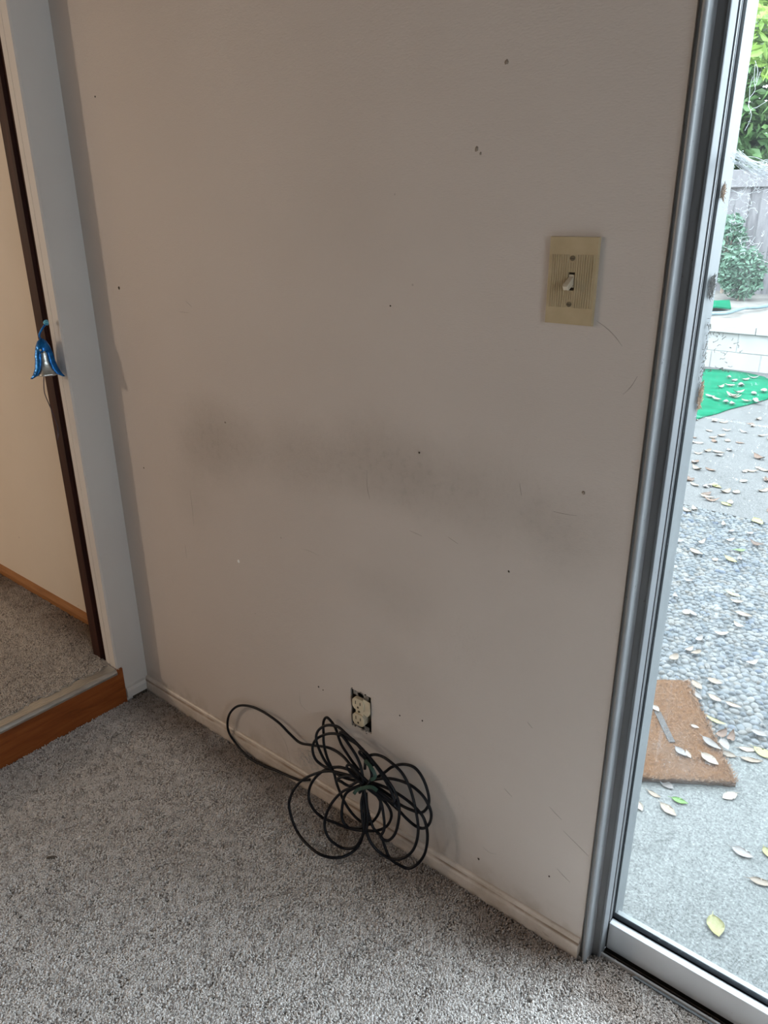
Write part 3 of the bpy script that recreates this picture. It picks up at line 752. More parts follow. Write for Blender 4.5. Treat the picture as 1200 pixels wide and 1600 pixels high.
# broken remainder of the old cover stuck to the upper right
build_in(MB().prism([(ocx + .0100, ocz + .037), (ocx + .0285, ocz + .035), (ocx + .0288, ocz + .006), (ocx + .0215, ocz - .004), (ocx + .0100, ocz - .001)], 1, -.0045, -.0022), 'broken_cover', 'ivory_socket', ot, bevel=.0006)
# crumbling plaster round the hole
for k in range(16):
    s_ = rng.choice('tb'); x = rng.uniform(OX0, OX1); z = (OZ1 + rng.uniform(-.001, .003)) if s_ == 't' else (OZ0 - rng.uniform(-.001, .004))
    r_ = rng.uniform(.0012, .0028)
    poly = [(x + r_ * math.cos(2 * PI * q / 6) * rng.uniform(.6, 1.5), z + r_ * math.sin(2 * PI * q / 6) * rng.uniform(.6, 1.2)) for q in range(6)]
    build_in(MB().prism(poly, 1, -.0012, .0005), 'plaster_crumb', rng.choice(['hole_dark', 'strap_metal', 'hole_dark', 'baseboard_paint']), ot)

# ------------------------------------------------------------------ heap of black extension cord
def cord_surface(x, z):
    b = 0.135 + (0.048 - 0.135) * min(1.15, max(-.2, (x - .73) / .26))
    k = max(0.0, 1 - z / 0.26)
    return -0.020 - (b - 0.020) * k
def cord_pt(px, py, lift=0.0, zmin=0.0075):
    d = ray(px, py); t = 1.0; step = 0.004
    while t < 3:
        p = CAM + d * t
        if p.z <= zmin or p.y >= cord_surface(p.x, p.z): break
        t += step
    p = CAM + d * (t - lift)
    p.z = max(p.z, zmin); return p
def zz(X, Y): return 440 + X / 4.615, 1100 + Y / 4.615
def zt(X, Y): return 330 + X / 3.243, 1050 + Y / 3.243
cord = empty('extension_cord', (0.84, -0.08, 0)); tag(cord, 'tangled heap of black extension cord on the carpet against the wall', 'cord')
CR = 0.0031
strands = [
    ('B', 0.012, [(640, 430), (560, 310), (470, 220), (400, 162), (320, 155), (262, 195), (250, 262), (282, 352), (325, 430), (380, 490), (450, 530), (560, 560)]),
    ('C', 0.004, [(660, 450), (600, 345), (520, 275), (420, 222), (335, 215), (255, 250), (223, 312), (240, 390), (290, 440), (345, 462), (420, 455), (500, 485), (570, 540)]),
    ('D', -0.004, [(560, 480), (500, 400), (430, 290), (395, 190), (365, 135), (325, 97), (302, 130), (302, 210), (305, 290), (330, 390), (375, 490), (400, 580), (445, 690), (505, 785), (575, 850), (640, 870)]),
    ('E', 0.012, [(600, 560), (520, 525), (430, 500), (340, 483), (250, 500), (155, 545), (92, 612), (55, 705), (65, 795), (110, 915), (180, 1008), (270, 1080), (370, 1108), (460, 1095), (540, 1040), (585, 950), (600, 800), (590, 680), (585, 580)]),
    ('F', 0.002, [(590, 520), (500, 475), (400, 455), (320, 470), (245, 530), (202, 605), (197, 685), (232, 762), (300, 822), (385, 856), (480, 893), (560, 893), (630, 868), (685, 815), (712, 740), (700, 650), (640, 570)]),
    ('G', 0.020, [(600, 570), (530, 600), (450, 625), (380, 690), (332, 770), (310, 860), (330, 950), (390, 1012), (460, 1042), (530, 1030), (575, 965), (612, 860), (608, 720), (590, 600)]),
    ('H', 0.006, [(560, 590), (470, 640), (440, 720), (438, 830), (490, 895), (590, 912), (690, 912), (760, 878), (792, 805), (765, 730), (700, 660), (630, 590)]),
    ('I', 0.026, [(620, 560), (590, 650), (600, 780), (605, 890), (645, 1000), (720, 1080), (800, 1118), (890, 1105), (955, 1040), (985, 920), (970, 780), (930, 620), (870, 500), (790, 422), (720, 376), (655, 366), (610, 395), (600, 470)]),
    ('J', 0.000, [(640, 560), (740, 495), (800, 452), (880, 435), (960, 460), (1020, 540), (1058, 650), (1058, 730), (1010, 782), (930, 762), (850, 722), (780, 660), (700, 605), (640, 570)]),
    ('K', 0.010, [(640, 550), (720, 538), (800, 540), (900, 570), (980, 622), (1040, 692), (1077, 780), (1070, 852), (1030, 895), (970, 882), (900, 825), (840, 762), (760, 690), (690, 630), (640, 580)]),
    ('L', 0.016, [(620, 560), (700, 582), (800, 625), (900, 690), (980, 762), (1030, 835), (1052, 950), (1035, 1070), (985, 1148), (920, 1185), (850, 1162), (780, 1110), (742, 1020), (715, 950), (660, 890), (620, 760), (610, 640)]),
    ('M', 0.032, [(600, 620), (560, 420), (470, 270), (420, 205), (500, 245), (600, 345), (690, 450), (765, 550), (822, 645), (848, 745), (840, 862), (812, 945), (765, 985), (715, 960), (740, 900), (735, 800), (712, 700), (650, 610)]),
    ('N', 0.036, [(610, 600), (650, 520), (620, 420), (560, 350), (600, 345), (665, 425), (735, 530), (790, 630), (810, 700), (740, 680), (660, 620), (600, 590)]),
    ('O', 0.034, [(560, 640), (600, 600), (660, 640), (720, 680), (800, 700), (850, 760), (780, 690), (690, 620), (620, 560), (560, 500), (500, 440), (470, 455), (520, 520), (590, 580)]),
    ('P', 0.030, [(590, 640), (575, 720), (585, 840), (600, 930), (622, 840), (612, 720), (600, 640), (560, 560), (490, 590), (430, 560), (400, 540), (470, 520), (560, 530)]),
]
for nm, lift, pts in strands:
    P3 = [cord_pt(*zz(*p), lift=lift + 0.0006 * math.sin(i * 2.1)) for i, p in enumerate(pts)]
    build_in(MB().tube(catmull(P3, 7), CR, 8), 'cable_loop', 'cable_black', cord, smooth=True)
# long loose loop to the left: leans on the wall, ends on the carpet along the baseboard
tail = [(500, 545), (465, 548), (430, 543), (330, 500), (200, 440), (120, 355), (85, 290), (90, 220), (130, 175), (190, 172), (260, 200), (340, 255), (400, 315), (450, 358), (510, 370), (600, 385), (665, 425), (720, 490), (780, 560)]
P3 = []
for i, (X, Y) in enumerate(tail):
    px, py = zt(X, Y)
    if i < 7:
        p = at(px, py, 1, -0.0165)
        if p.z < .006: p = at(px, py, 2, .006)
    else:
        p = at(px, py, 1, -0.0165 - max(0, i - 13) * 0.008)
    P3.append(p)
build_in(MB().tube(catmull(P3, 8), CR, 8), 'cable_tail', 'cable_black', cord, smooth=True)
def tie(pts, wid, lift, nm):
    c = [cord_pt(*zz(*p), lift=lift) for p in pts]
    mb = MB(); c = catmull(c, 5); n = len(c); vs = []
    for i in range(n):
        tdir = (c[min(i + 1, n - 1)] - c[max(i - 1, 0)]).normalized()
        view = (CAM - c[i]).normalized(); sd = tdir.cross(view).normalized()
        bul = view * .006 * math.sin(PI * i / (n - 1))
        for (a, b) in ((-1, 0), (1, 0), (1, -1), (-1, -1)):
            vs.append(c[i] + sd * wid * a + bul + view * .0012 * b)
    fs = [(i * 4 + k, i * 4 + (k + 1) % 4, i * 4 + 4 + (k + 1) % 4, i * 4 + 4 + k) for i in range(n - 1) for k in range(4)]
    fs += [(0, 1, 2, 3), (n * 4 - 1, n * 4 - 2, n * 4 - 3, n * 4 - 4)]
    mb.add(vs, fs)
    build_in(mb, nm, 'green_tie', cord)
tie([(520, 650), (545, 620), (600, 603), (650, 600), (690, 625)], .0036, .042, 'green_tie')
tie([(600, 405), (630, 440), (660, 480), (675, 525), (640, 550)], .0036, .044, 'green_tie')
# grey lint and dust threads hanging by the baseboard
lint = MB()
for k in range(14):
    a = at(*zt(500 + rng.uniform(-30, 20), 440 + rng.uniform(-30, 40)), 1, -0.015)
    pts = [a + Vector((rng.uniform(-.02, .02), rng.uniform(-.004, .002), rng.uniform(-.012, .012))) * (q * .6) for q in range(5)]
    lint.tube(catmull(pts, 3), .00035, 4)
lb = lint.build('dust_thread', 'lint', None); tag(lb, 'wisp of grey dust clinging to the baseboard behind the cord', 'dust', None, 'stuff')

# ------------------------------------------------------------------ blue foil bell on the door jamb
bc = at(73, 578, 1, -0.121)
bell = empty('bell_ornament', tuple(bc)); tag(bell, 'blue and silver foil bell ornament hanging on the dark door jamb', 'ornament')
def child(mb, name, mat, root, smooth=False, bevel=0.0):
    o = mb.build(name, mat, None, smooth, bevel); o.parent = root; return o
prof = [(0.004, .058), (.012, .054), (.0165, .044), (.018, .030), (.020, .016), (.025, .004), (.033, -.006), (.036, -.010), (.034, -.009), (.024, .001), (.018, .014), (.016, .03), (.012, .048), (.003, .054)]
child(MB().lathe(prof, 40, lambda i, a: 0.05 * math.cos(8 * a) if 4 < i < 10 else 0), 'silver_bell', 'foil_silver', bell, True)
def petal(az, name):
    mb = MB(); rows = [(.010, .066, .5), (.0185, .056, .75), (.0235, .040, .8), (.026, .022, .72), (.030, .006, .60), (.038, -.008, .40), (.047, -.016, .08)]
    vs = []; m = 5
    for t_, off in ((0, 0), (1, .0012)):
        for (r, z, hw) in rows:
            for k in range(m):
                a = az + hw * (k / (m - 1) * 2 - 1)
                rr = r - off + .002 * math.cos((k / (m - 1) * 2 - 1) * PI)
                vs.append((rr * math.cos(a), rr * math.sin(a), z))
    R_ = len(rows); fs = []
    for s_ in (0, R_ * m):
        for i in range(R_ - 1):
            for k in range(m - 1):
                fs.append((s_ + i * m + k, s_ + i * m + k + 1, s_ + (i + 1) * m + k + 1, s_ + (i + 1) * m + k))
    per = [i * m for i in range(R_)] + [(R_ - 1) * m + k for k in range(1, m)] + [i * m + m - 1 for i in range(R_ - 2, -1, -1)] + [k for k in range(m - 2, 0, -1)]
    for i in range(len(per)):
        a, b = per[i], per[(i + 1) % len(per)]; fs.append((a, b, b + R_ * m, a + R_ * m))
    mb.add(vs, fs)
    return child(mb, name, 'foil_blue', bell, True)
bell.scale = (0.86, 0.86, 0.95)
view_az = math.atan2(CAM.y - bc.y, CAM.x - bc.x)
for da in (-1.15, 1.15, 2.7): petal(view_az + da, 'blue_petal')
child(MB().lathe([(0.0005, .078), (.006, .076), (.012, .071), (.018, .060), (.0205, .050), (.019, .046), (.016, .052), (.006, .070), (.0005, .074)], 28), 'blue_cap', 'foil_blue', bell, True)
rr_ = Vector((rt.x, rt.y, 0)).normalized()
stem = catmull([Vector((0, 0, .074)), rr_ * -.004 + Vector((0, 0, .084)), rr_ * .003 + Vector((0, 0, .096)), rr_ * .012 + Vector((0, 0, .106)), rr_ * .018 + Vector((0, 0, .112))], 5)
child(MB().tube(stem, .0026, 7), 'foil_stem', 'foil_blue', bell, True)
bd = bmesh.new(); bmesh.ops.create_icosphere(bd, subdivisions=2, radius=.0072)
for v_ in bd.verts: v_.co *= 1 + .12 * math.sin(v_.co.x * 2400) * math.cos(v_.co.z * 2100)
me = bpy.data.meshes.new('glitter_bead'); bd.to_mesh(me); bd.free()
o = link('glitter_bead', me, 'glitter', bell); o.location = rr_ * .021 + Vector((0, 0, .116))
for (a, z) in ((-.35, .052), (.1, .047)):
    me2 = MB().lathe([(.0003, .003), (.0022, .002), (.003, 0), (.0022, -.002), (.0003, -.003)], 10)
    o = child(me2, 'rhinestone', 'foil_silver', bell, True)
    o.location = (.0195 * math.cos(view_az + a), .0195 * math.sin(view_az + a), z)
tp = [rr_ * q + Vector((0, 0, z)) for q, z in ((-.008, -.004), (-.015, -.035), (-.017, -.06), (-.011, -.085), (-.004, -.11), (.001, -.135), (.003, -.155), (-.003, -.172))]
child(MB().tube(catmull(tp, 6), .0013, 5), 'string', 'thread', bell)
child(MB().prism([(.001, -.150), (.006, -.166), (-.008, -.184), (-.002, -.164)], 1, -.0006, .0006), 'string_tassel', 'thread', bell)

# bits lying on the carpet
def bit(px, py, name, mat, label, cat, L, W, H, ang):
    p = at(px, py, 2, 0.004); bm = bmesh.new(); bmesh.ops.create_icosphere(bm, subdivisions=2, radius=1)
    for v_ in bm.verts:
        k = 1 + .25 * mnoise.noise(v_.co * 2.3 + Vector((px, py, 0)))
        v_.co = Vector((v_.co.x * L * k, v_.co.y * W * k, max(-.4, v_.co.z) * H * k))
    me = bpy.data.meshes.new(name); bm.to_mesh(me); bm.free()
    o = link(name, me, mat, None, True); o.location = (p.x, p.y, .0035); o.rotation_euler.z = ang
    return tag(o, label, cat)
bit(81, 1340, 'carpet_debris', 'fluff_dark', 'flat dark brown scrap lying on the carpet at the left', 'debris', .012, .0045, .003, .7)
bit(125, 1307, 'paper_crumb', 'pale_bit', 'tiny white crumb lying on the carpet near the dark scrap', 'crumb', .0042, .003, .0028, 0)
bit(32, 1433, 'carpet_debris', 'fluff_dark', 'small dark speck on the carpet near the left edge', 'debris', .006, .003, .0025, 1.2)

# ================================================================== outside
GZ = -0.06
near = box('patio_slab', 'patio_concrete', (-1.5, 4.5, 0.150, 0.905, GZ - .1, GZ)); structure(near, 'grey concrete slab just outside the glass door', 'patio')
pav = box('pebble_paving', 'pebble_mortar', (-1.5, 4.5, 0.907, 2.60, GZ - .1, GZ - .006)); structure(pav, 'strip of exposed pebble paving between the concrete slabs', 'paving')
far = box('far_slab', 'far_concrete', (-3.0, 4.5, 2.602, 6.25, GZ - .1, GZ)); structure(far, 'pale concrete slab strewn with leaves beyond the pebbles', 'patio')
bank = MB(); NX, NY = 24, 16; vs = []
for j in range(NY + 1):
    for i in range(NX + 1):
        x = -6 + 12 * i / NX; y = 6.5 + 8.5 * j / NY
        vs.append((x, y, 0.285 + 0.02 * (y - 6.5) + .03 * mnoise.noise(Vector((x * 1.3, y * 1.3, 0)))))
bank.add(vs, [(j * (NX + 1) + i, j * (NX + 1) + i + 1, (j + 1) * (NX + 1) + i + 1, (j + 1) * (NX + 1) + i) for j in range(NY) for i in range(NX)])
structure(bank.build('planting_bed', 'soil', None, True), 'bare soil bed behind the low white wall', 'ground')
structure(box('yard_ground', 'soil', (-14, 14, 0.12, 16, -.3, GZ - .09)), 'ground of the yard', 'ground')

# pebbles: the 300 nearest in view are single pieces, the rest one mesh
def pebble_geo(seed):
    r = random.Random(seed); vs = []; ring = 7
    prof = [(1.0, -.25), (.98, .15), (.72, .68), (.30, .92)]
    ph = [r.uniform(.86, 1.14) for _ in range(ring)]
    for (rad, z) in prof:
        for k in range(ring):
            a = 2 * PI * k / ring
            vs.append((rad * ph[k] * math.cos(a), rad * ph[k] * math.sin(a), z))
    vs.append((0, 0, 1.0))
    fs = [(i * ring + k, i * ring + (k + 1) % ring, (i + 1) * ring + (k + 1) % ring, (i + 1) * ring + k) for i in range(3) for k in range(ring)]
    fs += [(3 * ring + k, 3 * ring + (k + 1) % ring, 4 * ring) for k in range(ring)]
    return vs, fs
pgeo = [pebble_geo(s) for s in range(6)]
pmesh = []
for s, (v_, f_) in enumerate(pgeo):
    me = bpy.data.meshes.new('pebble'); me.from_pydata(v_, [], f_); me.materials.append(M['pebble_stone'])
    for p in me.polygons: p.use_smooth = True
    pmesh.append(me)
items = []
yy = 0.920; row = 0
while yy < 2.60:
    xx = -0.2 + (row % 2) * .012
    while xx < 2.6:
        px_, py_ = xx + rng.uniform(-.006, .006), yy + rng.uniform(-.005, .005)
        sz_ = rng.choice([.0095, .0105, .012, .0135, .0145])
        items.append((px_, py_, sz_ * rng.uniform(.95, 1.35), sz_ * rng.uniform(.78, 1.0), rng.uniform(.005, .010), rng.uniform(0, PI), rng.randrange(6)))
        xx += .0245
    yy += .0212; row += 1
def in_view(it):
    u, v, z = proj((it[0], it[1], GZ))
    return u < 1204 and u > 1060 - (v - 700) * .125 - 30
vis = sorted([k for k, it in enumerate(items) if in_view(it)], key=lambda k: proj((items[k][0], items[k][1], GZ))[2])
single = set(vis[:300])
stuff = MB()
for k, (x, y, a, b, h, rz, g) in enumerate(items):
    if k in single:
        o = bpy.data.objects.new('pebble', pmesh[g]); COL.objects.link(o); o.parent = pav
        o.location = (x, y, GZ - .006); o.scale = (a, b, h); o.rotation_euler.z = rz
    else:
        c, s_ = math.cos(rz), math.sin(rz); v_, f_ = pgeo[g]
        stuff.add([(x + (p[0] * a * c - p[1] * b * s_), y + (p[0] * a * s_ + p[1] * b * c), GZ - .006 + p[2] * h) for p in v_], f_)
me = stuff.mesh('pebble_field')
o = link('pebble_field', me, 'pebble_stone', pav, True); o['kind'] = 'stuff'

# coir doormat, turned on the slab
mr = at(1150, 1224, 2, GZ + .012); mt = at(1073, 1065, 2, GZ + .012)
ey = (mt - mr).normalized(); ex = Vector((ey.y, -ey.x, 0))          # ex points right/away from the mat
mlen = (mt - mr).length
mat_root = empty('doormat', (mr.x, mr.y, GZ)); mat_root.rotation_euler.z = math.atan2(ex.y, ex.x)
tag(mat_root, 'worn brown coir doormat on the concrete outside the door', 'doormat')
mb = MB(); NXm, NYm = 44, 26; vs = []
for j in range(NYm + 1):
    for i in range(NXm + 1):
        x = -0.74 + .74 * i / NXm; y = mlen * j / NYm
        e_ = .004 * mnoise.noise(Vector((x * 40, y * 40, 0)))
        if i in (0, NXm): x += e_
        if j in (0, NYm): y += e_
        vs.append((x, y, .016 + .0022 * mnoise.noise(Vector((x * 60, y * 60, 3)))))
n0 = len(vs)
vs += [(x, y, .001) for x, y, z in vs]
idx = lambda i, j: j * (NXm + 1) + i
fs = []
for j in range(NYm):
    for i in range(NXm):
        q_ = (idx(i, j), idx(i + 1, j), idx(i + 1, j + 1), idx(i, j + 1)); fs.append(q_); fs.append(tuple(n0 + a for a in q_[::-1]))
per = [idx(i, 0) for i in range(NXm)] + [idx(NXm, j) for j in range(NYm)] + [idx(i, NYm) for i in range(NXm, 0, -1)] + [idx(0, j) for j in range(NYm, 0, -1)]
fs += [(per[k], n0 + per[k], n0 + per[(k + 1) % len(per)], per[(k + 1) % len(per)]) for k in range(len(per))]
mb.add(vs, fs); o = mb.build('coir_pad', 'coir', None, True); o.parent = mat_root
fb = MB()
for k in range(7500):
    x = rng.uniform(-.74, 0); y = rng.uniform(0, mlen)
    if rng.random() < .12: x = rng.uniform(-.74, 0); y = rng.uniform(-.004, .004)
    if rng.random() < .06: x = rng.uniform(-.003, .004); y = rng.uniform(0, mlen)
    a = rng.uniform(0, 2 * PI); l = rng.uniform(.006, .015)
    p0 = Vector((x, y, .0145)); p1 = p0 + Vector((math.cos(a) * l * .7, math.sin(a) * l * .7, l * .55)); sd = Vector((-math.sin(a), math.cos(a), 0)) * .0010
    fb.add([p0 - sd, p0 + sd, p1 + sd * .4, p1 - sd * .4], [(0, 1, 2, 3)])
o = link('coir_fibre', fb.mesh('coir_fibre'), 'coir_fibre', mat_root); o['kind'] = 'stuff'
s0 = at(1027, 1112, 2, GZ + .018); s1 = at(1050, 1160, 2, GZ + .018)
inv = Matrix.Rotation(-mat_root.rotation_euler.z, 4, 'Z') @ Matrix.Translation(-mat_root.location)
a_, b_2 = inv @ s0, inv @ s1
dd = (b_2 - a_).normalized(); nn = Vector((-dd.y, dd.x, 0)) * .0085
mb = MB(); q_ = [a_ - nn, a_ + nn, b_2 + nn, b_2 - nn]
mb.prism([(p.x, p.y) for p in q_], 2, .0175, .0198); o = mb.build('printed_stroke', 'mat_print'); o.parent = mat_root

# fallen leaves: pointed blade folded along its rib, gently curled, with a stalk
def leaf_mesh(L, W, curl, fold, seed, twist=0.0):
    r = random.Random(seed); n = 8; vs = []; th = .0005
    for side in (1, -1):
        for i in range(n + 1):
            t = i / n; w_ = W * .5 * (math.sin(PI * min(1, t * 1.02)) ** .75) * (1.05 - .25 * t) * r.uniform(.93, 1.07)
            if i in (0, n): w_ = W * .02
            zc = curl * 4 * (t - .5) ** 2 * L
            for k in (-1, -.5, 0, .5, 1):
                z = zc + fold * abs(k) * w_ + twist * k * w_ * (t - .5) + r.uniform(-.03, .03) * W * abs(k)
                vs.append((t * L - L / 2, k * w_, z + side * th * .5))
    m = 5; off = (n + 1) * m; fs = []
    for i in range(n):
        for k in range(m - 1):
            q_ = (i * m + k, i * m + k + 1, (i + 1) * m + k + 1, (i + 1) * m + k)
            fs.append(q_[::-1]); fs.append(tuple(off + a for a in q_))
    per = [i * m for i in range(n + 1)] + [n * m + k for k in range(1, m)] + [i * m + m - 1 for i in range(n - 1, -1, -1)] + [k for k in range(m - 2, 0, -1)]
    fs += [(per[k], per[(k + 1) % len(per)], off + per[(k + 1) % len(per)], off + per[k]) for k in range(len(per))]
    return vs, fs
def leaf_obj(loc, L, W, ang, mat, seed, curl=.12, fold=.25, twist=0.0, tilt=(0, 0), stalk=True, label='', group=None):
    v_, f_ = leaf_mesh(L, W, curl, fold, seed, twist)
    zmin = min(p[2] for p in v_)
    me = bpy.data.meshes.new('fallen_leaf'); me.from_pydata(v_, [], f_); me.update()
    o = link('fallen_leaf', me, mat, None, True)
    o.location = (loc[0], loc[1], loc[2] - zmin + .0004); o.rotation_euler = (tilt[0], tilt[1], ang)
    tag(o, label, 'leaf', group)
    if stalk:
        c0 = Vector((-L / 2, 0, curl * L)); s_ = MB().tube([c0 + Vector((.002, 0, 0)), c0 + Vector((-L * .10, L * .02, -.001)), c0 + Vector((-L * .2, L * .06, -.002))], [.0009, .0007, .0005], 5).build('stalk', mat, None); s_.parent = o
    return o
MATZ = GZ + .019
PEBZ = GZ + .004
# px, py, length, width, angle (image clockwise from right), material, ground, label
LV = [
    (1118, 1447, .052, .036, 75, 'leaf_yellow', GZ, 'large pale yellow leaf lying alone on the near concrete'),
    (1160, 1332, .048, .028, 25, 'leaf_greyish', GZ, 'greyish crumpled leaf on the concrete below the doormat corner'),
    (1190, 1378, .050, .022, 15, 'leaf_dry', GZ, 'long pale leaf at the right edge, nearest above the large yellow leaf'),
    (1199, 1332, .035, .020, 60, 'leaf_yellow', GZ, 'yellow-green leaf cut by the right edge beside the greyish crumpled leaf'),
    (1140, 1243, .046, .028, 160, 'leaf_dry', GZ, 'cream oval leaf just off the right corner of the doormat'),
    (1044, 1265, .050, .028, 40, 'leaf_dry', GZ, 'tan oval leaf on concrete, lowest of the group below the doormat'),
    (1062, 1251, .040, .020, 20, 'leaf_green', GZ, 'bright green leaf scrap on the concrete below the doormat'),
    (1022, 1240, .036, .016, 30, 'leaf_dry', GZ, 'thin beige leaf on concrete near the door frame below the doormat'),
    (1041, 1225, .042, .026, 35, 'leaf_greyish', GZ, 'pale grey leaf touching the lower edge of the doormat'),
    (999, 1259, .034, .020, 60, 'leaf_dry', GZ, 'small tan leaf half hidden behind the door frame below the doormat'),
    (1109, 1186, .054, .030, 35, 'leaf_dry', MATZ, 'broad tan oval leaf on the right corner of the doormat'),
    (1064, 1174, .042, .024, 40, 'leaf_greyish', MATZ, 'pinkish grey leaf on the lower middle of the doormat'),
    (1076, 1178, .030, .014, 60, 'leaf_dry', MATZ, 'narrow tan leaf touching the pinkish grey leaf on the doormat'),
    (1024, 1106, .036, .020, 45, 'leaf_dry', MATZ, 'cream leaf at the end of the dark stroke on the doormat'),
    (1086, 1134, .022, .014, 20, 'leaf_dry', MATZ, 'tiny pale leaf on the upper middle of the doormat'),
    (1112, 1162, .062, .024, 35, 'leaf_greyish', MATZ, 'long pale leaf overhanging the right edge of the doormat'),
    (1132, 1163, .050, .026, 60, 'leaf_greyish', MATZ, 'folded greyish leaf in the clump at the doormat edge'),
    (1138, 1178, .042, .026, 20, 'leaf_dry', GZ, 'pale leaf lowest in the clump beside the doormat'),
    (1126, 1148, .046, .026, 150, 'leaf_brown', PEBZ, 'dark brown curled leaf above the clump at the doormat edge'),
    (1142, 1153, .050, .022, 110, 'leaf_brown', PEBZ, 'brown curled leaf on the rim of the pebbles by the doormat'),
    (1169, 1170, .050, .022, 5, 'leaf_dry', GZ, 'pale leaf lying along the edge of the pebbles'),
    (1174, 1187, .056, .020, 10, 'leaf_dry', GZ, 'long cream leaf on concrete just below the pebble edge'),
    (1194, 1177, .060, .036, 30, 'leaf_yellow', GZ, 'large yellowish leaf at the right edge by the pebbles'),
    (1118, 1125, .060, .018, 25, 'leaf_yellow', PEBZ, 'narrow yellow leaf on the pebbles beside the doormat'),
    (1089, 1070, .052, .026, 45, 'leaf_dry', PEBZ, 'tan leaf on the pebbles off the far corner of the doormat'),
    (1090, 1086, .052, .020, 50, 'leaf_greyish', PEBZ, 'pale leaf leaning on the upper right edge of the doormat'),
    (1117, 1064, .046, .030, 20, 'leaf_dry', PEBZ, 'pinkish tan leaf on the pebbles right of the doormat'),
    (1117, 1090, .044, .026, 30, 'leaf_dry', PEBZ, 'tan curled leaf on the pebbles below the pinkish tan leaf'),
    (1146, 1101, .046, .022, 20, 'leaf_dry', PEBZ, 'cream leaf on the pebbles midway between the doormat and the right edge'),
    (1186, 1145, .044, .028, 20, 'leaf_greyish', PEBZ, 'pinkish leaf on the pebbles at the right edge'),
    (1088, 862, .070, .034, 25, 'leaf_dry', PEBZ, 'orange tan leaf on the pebbles near the door frame'),
    (1142, 874, .070, .030, 30, 'leaf_yellow', PEBZ, 'yellow leaf in the middle of the pebbles'),
    (1156, 859, .050, .024, 0, 'leaf_green', PEBZ, 'small green leaf on the pebbles above the yellow one'),
    (1182, 850, .060, .036, 15, 'leaf_brown', PEBZ, 'brown leaf on the pebbles at the right edge'),
    (1146, 928, .060, .022, 20, 'leaf_yellow', PEBZ, 'thin yellowish leaf on the pebbles below the yellow one'),
    (1162, 960, .060, .030, 15, 'leaf_dry', PEBZ, 'pale leaf on the pebbles below the thin yellowish leaf'),
    (1184, 815, .080, .050, 40, 'leaf_yellow', GZ, 'golden leaf on the far rim of the pebbles'),
    (1186, 716, .080, .050, 20, 'leaf_brown', GZ, 'rust red leaf on the far concrete at the right edge'),
    (1120, 760, .060, .035, 20, 'leaf_yellow', GZ, 'small yellow leaf on the far concrete near the pebbles'),
    (1135, 788, .060, .035, 20, 'leaf_yellow', GZ, 'small golden leaf where the far concrete meets the pebbles'),
]
for k, (px, py, L, W, ang, mt_, gz, lab) in enumerate(LV):
    p = at(px, py, 2, gz + .004)
    d1 = at(px + 6 * math.cos(math.radians(ang)), py + 6 * math.sin(math.radians(ang)), 2, gz + .004) - p
    curl = .10 if mt_ != 'leaf_brown' else .32
    leaf_obj((p.x, p.y, gz), L, W, math.atan2(d1.y, d1.x), mt_, k, curl, rng.uniform(.15, .45), rng.uniform(-.4, .4), (0, 0), True, lab)
# the many small leaves further out
def scatter(n, pxr, pyr, gz, lab, grp, size, mats, zones):
    for k in range(n):
        px = rng.uniform(*pxr); py = rng.uniform(*pyr)
        p = at(px, py, 2, gz); mt_ = rng.choice(mats)
        tone = {'leaf_dry': 'pale tan', 'leaf_greyish': 'greyish', 'leaf_brown': 'dark brown'}[mt_]
        zone = zones[min(len(zones) - 1, int((py - pyr[0]) / (pyr[1] - pyr[0]) * len(zones)))]
        leaf_obj((p.x, p.y, gz), size * rng.uniform(.8, 1.25), size * rng.uniform(.45, .62), rng.uniform(0, 2 * PI), mt_, rng.randrange(9999), rng.uniform(.08, .3), rng.uniform(.1, .5), rng.uniform(-.5, .5), (0, 0), False, '%s %s %s' % (tone, lab, zone), grp)
scatter(64, (1072, 1240), (655, 800), GZ, 'small leaf on the far concrete', 'leaves on the far concrete', .062, ['leaf_dry', 'leaf_dry', 'leaf_dry', 'leaf_greyish', 'leaf_brown'], ['close to the green sheet', 'well below the green sheet', 'halfway to the pebbles', 'close to the pebbles'])
scatter(26, (1045, 1230), (815, 1050), PEBZ, 'small leaf among the pebbles', 'leaves among the pebbles', .045, ['leaf_dry', 'leaf_dry', 'leaf_greyish'], ['near their far rim', 'in the middle of the strip', 'a little above the doormat', 'just above the doormat'])

# green sheet on the far slab
gs = [(1080, 657), (1100, 650), (1120, 645), (1140, 638), (1165, 632), (1185, 627), (1200, 622), (1212, 616), (1216, 606), (1208, 596), (1195, 588.5), (1180, 584.5), (1165, 581.5), (1150, 579), (1130, 577), (1110, 576), (1090, 576), (1070, 578), (1062, 600), (1066, 640)]
pts = [at(a, b, 2, GZ + .012) for a, b in gs]
cen = sum(pts, Vector()) / len(pts)
mb = MB(); n = len(pts); vs = []
for s_ in (0, 1):
    for fr_ in (1.0, .8, .55, .28):
        for p in pts:
            q_ = cen.lerp(p, fr_); vs.append((q_.x, q_.y, GZ + .010 + .008 * mnoise.noise(Vector((q_.x * 5, q_.y * 5, 1))) * (1.2 - fr_) + (-.008 if s_ else 0)))
    vs.append((cen.x, cen.y, GZ + .012 - .008 * s_))
blk = 4 * n + 1; fs = []
for s_ in (0, 1):
    for r_ in range(3):
        for k in range(n):
            q_ = (s_ * blk + r_ * n + k, s_ * blk + r_ * n + (k + 1) % n, s_ * blk + (r_ + 1) * n + (k + 1) % n, s_ * blk + (r_ + 1) * n + k); fs.append(q_)
    for k in range(n): fs.append((s_ * blk + 3 * n + k, s_ * blk + 3 * n + (k + 1) % n, s_ * blk + 4 * n))
fs += [(k, (k + 1) % n, blk + (k + 1) % n, blk + k) for k in range(n)]
